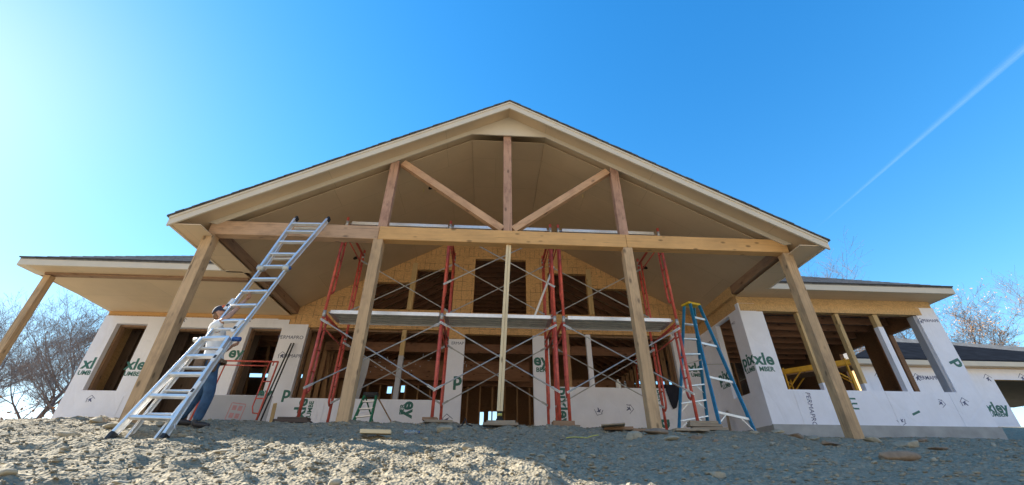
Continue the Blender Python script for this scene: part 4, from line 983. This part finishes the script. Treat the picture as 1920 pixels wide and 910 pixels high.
def merge(src):
    mp_ = {v: bm.verts.new(v.co) for v in src.verts}
    for f in src.faces:
        nf = bm.faces.new([mp_[v] for v in f.verts]); nf.smooth = True
merge(tmp); tmp.free()
def add_hand(wrist, d, palm_n, curl=.9, side=1):
    """palm plus four unequal curled fingers and a thumb leaving the side of the palm"""
    d = d.normalized(); pn = (palm_n-d*palm_n.dot(d)).normalized(); s_ = d.cross(pn)*side
    pts = [wrist-d*.02, wrist+d*.03, wrist+d*.07]; ed = [(0,1),(1,2)]; rad = [.026, (.036,.018), (.040,.016)]
    for k in range(4):
        base = wrist+d*.075+s_*(-.030+.02*k); i0 = len(pts); L = (.036, .042, .040, .031)[k]
        dirs = [d*math.cos(curl*q)+pn*math.sin(curl*q) for q in (.5, 1.4, 2.2)]; p = base
        pts.append(p); rad.append(.0095); ed.append((2, i0))
        for q, dd in enumerate(dirs): p = p+dd*L*(1, .75, .6)[q]; pts.append(p); rad.append(.009-.0012*q); ed.append((i0+q, i0+q+1))
    i0 = len(pts); p = wrist+d*.03-s_*.035; dd = (d*.6-s_*.5+pn*.6).normalized()
    pts += [p, p+dd*.035, p+dd*.035+(d*.5+pn*.9).normalized()*.03]; rad += [.012, .0105, .009]; ed += [(1, i0), (i0, i0+1), (i0+1, i0+2)]
    me_ = skin_mesh(pts, ed, rad, 0, 1); t2 = bmesh.new(); t2.from_mesh(me_); merge(t2); t2.free(); bpy.data.meshes.remove(me_)
add_hand(J['wr'], hand_t-J['wr'], -LN*-1 if False else LN, .9, 1); add_hand(J['wl'], Vector((.9, -.2, .2)), LN, .9, -1)
bm.to_mesh(body); bm.free()
def place_mesh(me_, name, mat, parent):
    for v in me_.vertices: v.co -= parent_loc(parent)
    me_.materials.clear(); me_.materials.append(mat)
    for p in me_.polygons: p.use_smooth = True
    o = bpy.data.objects.new(name, me_); COL.objects.link(o); o.location = parent_loc(parent); set_parent(o, parent); return o
place_mesh(body, 'body', M['skin'], man)
def garment(name, ns, es, rad, mat, extra=None):
    pts = [J[n] if isinstance(n, str) else n for n in ns]
    return place_mesh(skin_mesh(pts, es, rad, 0), name, mat, man)
garment('shirt', ['wai','che','nk0',J['sl'],J['sl'].lerp(J['el'],.62),J['sr'],J['sr'].lerp(J['er'],.62),J['pel'].lerp(J['wai'],.3)], [(7,0),(0,1),(1,2),(2,3),(3,4),(2,5),(5,6)],
        [(.15,.135),(.168,.14),.10,.088,.072,.088,.072,(.155,.145)], M['shirt'])
garment('jeans', ['pel','hl','kl',J['al']+UP*-.02,'hr','kr',J['ar']+UP*-.02,J['pel'].lerp(J['wai'],.45)], [(0,1),(1,2),(2,3),(0,4),(4,5),(5,6),(0,7)], [(.15,.14),.112,.082,.07,.112,.082,.07,(.135,.125)], M['jeans'])
for a, g_ in (('al', gL), ('ar', gR)):
    p = J[a]; garment('boot', [p+UP*.05, Vector((p.x, p.y, g_+.05))-MF*.03, Vector((p.x, p.y, g_+.045))+MF*.10, Vector((p.x, p.y, g_+.035))+MF*.19], [(0,1),(1,2),(2,3)], [.058,(.055,.05),(.052,.042),(.042,.03)], M['boot'])
tb = MB()
for k in range(22):
    a = 2*math.pi*k/22; a2 = 2*math.pi*(k+1)/22
    q = lambda a_, z_: mp(.185*math.cos(a_)-.005, .165*math.sin(a_), z_)
    tb.add([q(a, z_h+.02), q(a2, z_h+.02), q(a2, z_h+.07), q(a, z_h+.07)], [(0,1,2,3)])
bo = tb.build('tool_belt', M['belt'], man); so = bo.modifiers.new('th', 'SOLIDIFY'); so.thickness = .008
for f, l in ((-.12, -.16), (.06, -.19), (-.1, .17)):
    c = mp(f, l, z_h-.05); MB().box((c.x-.07, c.y-.035, c.z-.10), (c.x+.07, c.y+.035, c.z+.09)).build('tool_pouch', M['belt'], man, bevel=.02)
# cap: crown and brim, and hair at the nape
cp = bmesh.new(); bmesh.ops.create_uvsphere(cp, u_segments=24, v_segments=16, radius=1)
bmesh.ops.bisect_plane(cp, geom=cp.verts[:]+cp.edges[:]+cp.faces[:], plane_co=(0,0,.02), plane_no=(0,0,-1), clear_outer=True)
for v in cp.verts: x, y, z = v.co; v.co = hc+hf*(.112*x-.003)+hl_*(.09*y)+hu*(.128*z+.012)
me_ = bpy.data.meshes.new('cap'); cp.to_mesh(me_); cp.free(); co_ = place_mesh(me_, 'cap', M['cap'], man)
bp = [hc+hf*(.09*math.cos(a)+.012)+hl_*(.085*math.sin(a))+hu*.018 for a in np.linspace(-1.2, 1.2, 9)]+[hc+hf*(.185*math.cos(a))+hl_*(.085*math.sin(a))+hu*.005 for a in np.linspace(1.1, -1.1, 9)]
MB().prism(bp, hu*.006).build('brim', M['cap'], co_)
c = hc+hf*.062-hl_*.070+hu*.085; MB().tube([c, c-hl_*.012+hu*.008+hf*.006], .026, 14).build('emblem', M['orange'], co_)
hm = bmesh.new(); bmesh.ops.create_uvsphere(hm, u_segments=16, v_segments=10, radius=1)
for v in hm.verts: x, y, z = v.co; v.co = hc+hf*(.06*x-.045)+hl_*(.079*y)+hu*(.07*z-.03)
me_ = bpy.data.meshes.new('hair'); hm.to_mesh(me_); hm.free(); place_mesh(me_, 'hair', M['hair'], man)

# ------------------------------------------------------------------ rocks
def icos(sub):
    b_ = bmesh.new(); bmesh.ops.create_icosphere(b_, subdivisions=sub, radius=1); b_.verts.ensure_lookup_table()
    v = np.array([x.co[:] for x in b_.verts]); f = np.array([[y.index for y in x.verts] for x in b_.faces]); b_.free(); return v, f
IV1, IF1 = icos(1); IV2, IF2 = icos(2); IV3, IF3 = icos(3)
def rock_verts(V, rng, planes=9):
    v = V.copy()
    for _ in range(planes):
        n = rng.normal(size=3); n /= np.linalg.norm(n); d = rng.uniform(.45, .85); k = v@n-d; v = v-np.outer(np.maximum(k, 0)*.95, n)
    return v
def rotm(rng, flat=True):
    a = rng.uniform(0, 2*math.pi); c, s_ = math.cos(a), math.sin(a); Rz = np.array([[c,-s_,0],[s_,c,0],[0,0,1]])
    b_ = rng.normal(0, .3); c, s_ = math.cos(b_), math.sin(b_); return Rz@np.array([[1,0,0],[0,c,-s_],[0,s_,c]])
def mesh_np(name, V, Fc, mat):
    me_ = bpy.data.meshes.new(name); me_.vertices.add(len(V)); me_.vertices.foreach_set('co', V.astype(np.float32).ravel())
    me_.loops.add(Fc.size); me_.loops.foreach_set('vertex_index', Fc.astype(np.int32).ravel())
    n = Fc.shape[1]; me_.polygons.add(len(Fc)); me_.polygons.foreach_set('loop_start', np.arange(0, Fc.size, n, dtype=np.int32)); me_.polygons.foreach_set('loop_total', np.full(len(Fc), n, dtype=np.int32))
    me_.update(); me_.validate(); me_.materials.append(mat); return me_
protos = [rock_verts(IV1, nrng) for _ in range(24)]
def gravel(n, smin, smax, name, label, dens=None):
    VV = []; FF = []; o_ = 0; k = 0
    while k < n:
        y = 2.6+(9.2-2.6)*nrng.random()**1.4; x = nrng.uniform(-1.15*y-.8, 1.35*y+.8)
        if x > 1.2 and nrng.random() < .45: continue
        s_ = smin*(smax/smin)**(nrng.random()**2.2)*(1 if y > 4 else .75)
        v = protos[nrng.integers(24)]*s_*np.array([1.35, .9, .42])@rotm(nrng).T
        v = v+np.array([x, y, ground_z(x, y)+s_*.12]); VV.append(v); FF.append(IF1+o_); o_ += len(v); k += 1
    me_ = mesh_np(name, np.concatenate(VV), np.concatenate(FF), M['rock']); o = bpy.data.objects.new(name, me_); COL.objects.link(o)
    tag(o, label, 'gravel', kind='stuff'); return o
gravel(38000, .006, .036, 'gravel', 'loose grey stones and chips strewn over the slope')
RG = 'larger rocks lying on the slope'
def rock(px, py_y, size, label, mt='rock', flat=(1.3, .9, .55), seed=0, yaw=0, sub=2):
    rng = np.random.default_rng(seed+100); d = ray(px, 840); y = py_y; x = d[0]/d[1]*y
    V, Fc = (IV3, IF3); v = rock_verts(V, rng, 14); v += .03*rng.normal(size=v.shape)*(np.linalg.norm(v, axis=1)[:, None] > .3)*.5
    v = v*size*np.array(flat); c, s_ = math.cos(yaw), math.sin(yaw); v = v@np.array([[c,s_,0],[-s_,c,0],[0,0,1]])
    me_ = mesh_np('rock', v, Fc, M[mt]); o = bpy.data.objects.new('rock', me_); COL.objects.link(o); o.location = (x, y, ground_z(x, y)+size*flat[2]*.35)
    tag(o, label, 'rock', RG); return o
rock(1672, 4.75, .17, 'long brown slab rock lying alone at lower right', 'rock_brown', (1.5, .6, .42), 1, -.12)
rock(1235, 6.9, .16, 'broad flat tan stone at the foot of the third post', 'rock_brown', (1.5, .9, .35), 2)
rock(1190, 6.55, .13, 'blocky grey rock in front of the plywood scrap', 'rock', (1.3, .8, .7), 3)
rock(1312, 6.6, .09, 'brown rock lying in front of the stacked boards', 'rock_brown', (1.3, .8, .7), 4)
rock(1170, 3.55, .05, 'pale upright rock at the edge of the sunlit gravel, bottom centre', 'rock', (.7, .6, .9), 5)
rock(1560, 6.3, .12, 'brown flat rock near the foot of the fourth post', 'rock_brown', (1.7, .8, .4), 6)
rock(1705, 6.4, .16, 'dark rock heap stone right of the fourth post', 'rock', (1.5, .9, .5), 7)
rock(1760, 6.1, .11, 'reddish flat stone farthest right of the fourth post', 'rock_brown', (1.8, .7, .3), 8)
rock(430, 5.0, .09, 'flat pale rock right of the ladder feet', 'rock', (1.5, .8, .4), 9)
rock(465, 5.2, .07, 'small tilted pale rock beside the flat one right of ladder', 'rock', (1.3, .8, .6), 10, .5)
rock(505, 6.0, .06, 'upright pointed stone near the shadow edge left of the wood block', 'rock', (.5, .5, .9), 11)
rock(875, 5.7, .10, 'dark jagged rock in the sunlit band below the prop', 'rock', (1, .8, .8), 12)
rock(832, 7.2, .13, 'rounded tan rock under the second scaffold leg boards', 'rock', (1.1, .8, .7), 13)
rock(250, 3.6, .07, 'wide pale rock embedded in the bank at lower left', 'rock', (1.5, .8, .5), 14)
rock(35, 3.4, .065, 'white streaked rock at the bottom left corner', 'rock', (1.7, .7, .4), 15)
rock(205, 7.1, .16, 'large flat pale stone at the foot of the leftmost porch post', 'rock', (1.5, .8, .45), 16)
rock(160, 7.4, .12, 'grey stone left of the leftmost porch post foot', 'rock', (1.3, .9, .6), 17)
rock(640, 3.5, .055, 'brownish clod on the near bank at bottom centre left', 'rock', (1.5, .9, .6), 18)
rock(1330, 4.0, .08, 'small grey stone alone in the lower right shadow', 'rock', (1.3, .9, .5), 19)
for k_, (px_, y_, s__, mt_) in enumerate(((1465, 7.6, .10, 'rock'), (1500, 7.2, .12, 'rock_brown'), (1530, 7.0, .09, 'rock'), (1420, 7.4, .08, 'rock'), (1640, 7.1, .12, 'rock'), (1735, 7.3, .10, 'rock_brown'), (1380, 6.9, .08, 'rock'), (1590, 6.2, .07, 'rock'), (1260, 6.4, .09, 'rock'), (1345, 6.3, .06, 'rock_brown'), (1450, 6.1, .07, 'rock'), (120, 6.6, .12, 'rock'), (285, 6.9, .10, 'rock'), (330, 6.2, .07, 'rock'), (90, 5.4, .09, 'rock'))):
    rock(px_, y_, s__, 'fist to head sized grey or brown stone along the foot of the posts and walls', mt_, (1.5, .9, .5), 300+k_, k_*.7)['group'] = 'stones along the foot of the house'
rr2 = np.random.default_rng(5)
k = 0
while k < 46:
    px = rr2.uniform(20, 1880); y = rr2.uniform(3.4, 7.6); s_ = rr2.uniform(.025, .055)*min(1, y/5)
    o = rock(px, y, s_, 'small grey stone among the loose gravel of the slope', 'rock', (1.3, .9, .6), 40+k, rr2.uniform(0, 3)); o['group'] = 'small grey stones in the gravel'; k += 1

# ------------------------------------------------------------------ trees
def tree(x, y, h, seed, label, group, leaf=0, bark='bark', leafmat='leaf', spread=.55, twig=1.0):
    rng = random.Random(seed); z0 = float(g_smooth(x, y))-.2
    t_ = thing('bare_tree', (x, y, z0), label, 'tree', group)
    tk = MB(); br = MB(); tw = MB(); lv = MB()
    def grow(p, d, L, r, lev):
        n = 5 if lev < 2 else 3; pts = [p]; rs = [r]; dd = d.copy()
        for i in range(n):
            dd = (dd+Vector((rng.gauss(0,.12),rng.gauss(0,.12),rng.gauss(.05,.08)))).normalized(); pts.append(pts[-1]+dd*L/n); rs.append(max(r*(1-.6*(i+1)/n), .0048))
        (tk if lev == 0 else br if lev < 3 else tw).tube(pts, rs, 8 if lev == 0 else 5 if lev < 3 else 3, False)
        if lev >= 5: 
            if leaf and rng.random() < leaf:
                for _ in range(2):
                    q = pts[-1]+Vector((rng.gauss(0,.08),rng.gauss(0,.08),rng.gauss(0,.08))); a = Vector((rng.gauss(0,1),rng.gauss(0,1),rng.gauss(0,1))).normalized()*.07; b2 = a.orthogonal().normalized()*.045
                    lv.add([q-a, q+b2, q+a, q-b2], [(0,1,2,3)])
            return
        nb = {0: 8, 1: 5, 2: 5, 3: 4, 4: 3}[lev]
        for k in range(nb):
            t0 = .35+.65*(k+rng.random()*.6)/nb if lev else .28+.72*(k+.5*rng.random())/nb
            t0 = min(t0, .98)*n; i = int(t0); q = pts[i].lerp(pts[min(i+1, n)], t0-i)
            ax_ = Vector((rng.gauss(0,1), rng.gauss(0,1), rng.gauss(.1,.4))).normalized(); nd = (dd*.55+ax_*spread*1.25+Vector((0,0,.12))).normalized()
            grow(q, nd, L*rng.uniform(.48,.66), rs[i]*rng.uniform(.45,.6), lev+1)
        grow(pts[-1], dd, L*.6, rs[-1]*.9, lev+1)
    grow(Vector((x, y, z0)), Vector((rng.gauss(0,.06), rng.gauss(0,.06), 1)).normalized(), h*.46, h*.0135, 0)
    tk.build('trunk', M[bark], t_, True, fix=False); br.build('branches', M[bark], t_, fix=False); tw.build('twigs', M[bark], t_, fix=False)
    if lv.v: tag(lv.build('leaves', M[leafmat], t_, fix=False), kind='stuff')
TG = 'bare trees behind the left of the house'; TR = 'bare trees behind the garage at right'
tree(-27.0, 28, 12.6, 3, 'tallest bare tree between the far left post and the house wall', TG)
tree(-37.5, 33, 12.6, 4, 'bare tree behind the far left porch post, at the picture edge', TG)
tree(-22.5, 26, 9.4, 5, 'slender bare tree close behind the left house corner', TG)
tree(-40, 31, 9.6, 6, 'low bare tree at the left edge with some brown leaves', TG, .25)
tree(-31, 34, 13.2, 8, 'bare tree standing farther back between the two tall left trees', TG, .1)
tree(-22.6, 29, 6.5, 9, 'short brown leaved tree low behind the left house corner', TG, .8, 'bark_brown')
tree(-33, 29, 10.0, 21, 'bare tree half hidden by the far left porch post', TG)
tree(-25.5, 33, 11.4, 22, 'bare tree just left of the house wall, farther off', TG, .1)
tree(-45, 38, 13, 23, 'far bare tree at the left edge of the picture', TG)
tree(34, 27, 11, 12, 'bare tree with pale tan leaves above the garage roof, right edge', TR, .24, 'bark_brown', 'leaf_pale')
tree(28.5, 27, 10.6, 13, 'bare tree with few leaves above the middle of the garage roof', TR, .12, 'bark_brown', 'leaf_pale')
tree(25.5, 30, 12.0, 14, 'bare tree just right of the wrapped wing corner, behind the garage', TR, .0, 'bark_brown')
tree(24.5, 33, 17, 15, 'bare tree rising behind the right wing roof', TR, .0, 'bark_brown')
tree(40, 24, 13.5, 16, 'tall bare tree cut by the right edge of the view', TR, .05, 'bark_brown', 'leaf_pale')
# brush low between the left trunks
mb = MB(); rb_ = random.Random(2)
for k in range(900):
    x, y = rb_.uniform(-42, -17), rb_.uniform(19, 30); z = float(g_smooth(x, y)); L = rb_.uniform(.5, 2.2); d = Vector((rb_.gauss(0,.5), rb_.gauss(0,.5), 1)).normalized()
    mb.tube([(x,y,z-.1), Vector((x,y,z))+d*L*.5, Vector((x,y,z))+d*L+Vector((rb_.gauss(0,.2),0,0))], [.02,.012,.004], 3, False)
    for _ in range(5):
        q = Vector((x,y,z))+d*L*rb_.uniform(.3,1)+Vector((rb_.gauss(0,.2),rb_.gauss(0,.2),rb_.gauss(0,.12))); a = Vector((rb_.gauss(0,1),rb_.gauss(0,1),rb_.gauss(0,1))).normalized()*.09; b2 = a.orthogonal().normalized()*.055
        mb.add([q-a,q+b2,q+a,q-b2], [(0,1,2,3)])
tag(mb.build('undergrowth', M['leaf'], None, fix=False), 'brown leafy brush under the bare trees at left', 'undergrowth', kind='stuff')

# ------------------------------------------------------------------ contrail high in the sky
m, t, b = new_mat('contrail_ice'); t.nodes.remove(b)
tr = node(t, 'ShaderNodeBsdfTransparent'); df = node(t, 'ShaderNodeBsdfTranslucent'); df.inputs[0].default_value = (.9, .92, .95, 1); ms = node(t, 'ShaderNodeMixShader')
uvn = node(t, 'ShaderNodeTexCoord'); sx_ = node(t, 'ShaderNodeSeparateXYZ'); t.links.new(uvn.outputs['UV'], sx_.inputs[0])
prof = ramp(t, sx_.outputs[1], [(0, (0,0,0)), (.5, (.10,.10,.105)), (1, (0,0,0))]); lng = ramp(t, sx_.outputs[0], [(0, (0,0,0)), (.25, (.6,.6,.6)), (1, (1,1,1))])
t.links.new(mix(t, 1.0, mix(t, 1.0, prof, lng, 'MULTIPLY'), ramp(t, noise(t, coords(t, kind='UV', scale=(9, 1, 1)), 5, 4), [(.2, (.6,.6,.6)), (.8, (1,1,1))]), 'MULTIPLY'), ms.inputs[0])
t.links.new(tr.outputs[0], ms.inputs[1]); t.links.new(df.outputs[0], ms.inputs[2]); t.links.new(ms.outputs[0], t.nodes['Material Output'].inputs[0])
A = onZ(1525, 432, 3000.); B = onZ(1925, 85, 3000.); B = A+(B-A)*1.6; n = 40; vs = []; fs = []; uvs = []
dr = (B-A).normalized(); sd = dr.cross(Vector((0,0,1))).normalized()
for k in range(n+1):
    p = A.lerp(B, k/n); w_ = 18+82*(k/n)
    for j in range(5): vs.append(p+sd*w_*(j/2-1)+Vector((0,0,-12*(1-(j/2-1)**2)*(.3+k/n)))); uvs.append((k/n, j/4))
for k in range(n):
    for j in range(4): fs.append((k*5+j, k*5+j+1, (k+1)*5+j+1, (k+1)*5+j))
me_ = bpy.data.meshes.new('contrail'); me_.from_pydata(vs, [], fs); uv = me_.uv_layers.new()
for l in me_.loops: uv.data[l.index].uv = uvs[l.vertex_index]
me_.materials.append(m); o = bpy.data.objects.new('contrail', me_); COL.objects.link(o); tag(o, 'thin white contrail rising across the blue sky at right', 'contrail', kind='stuff')
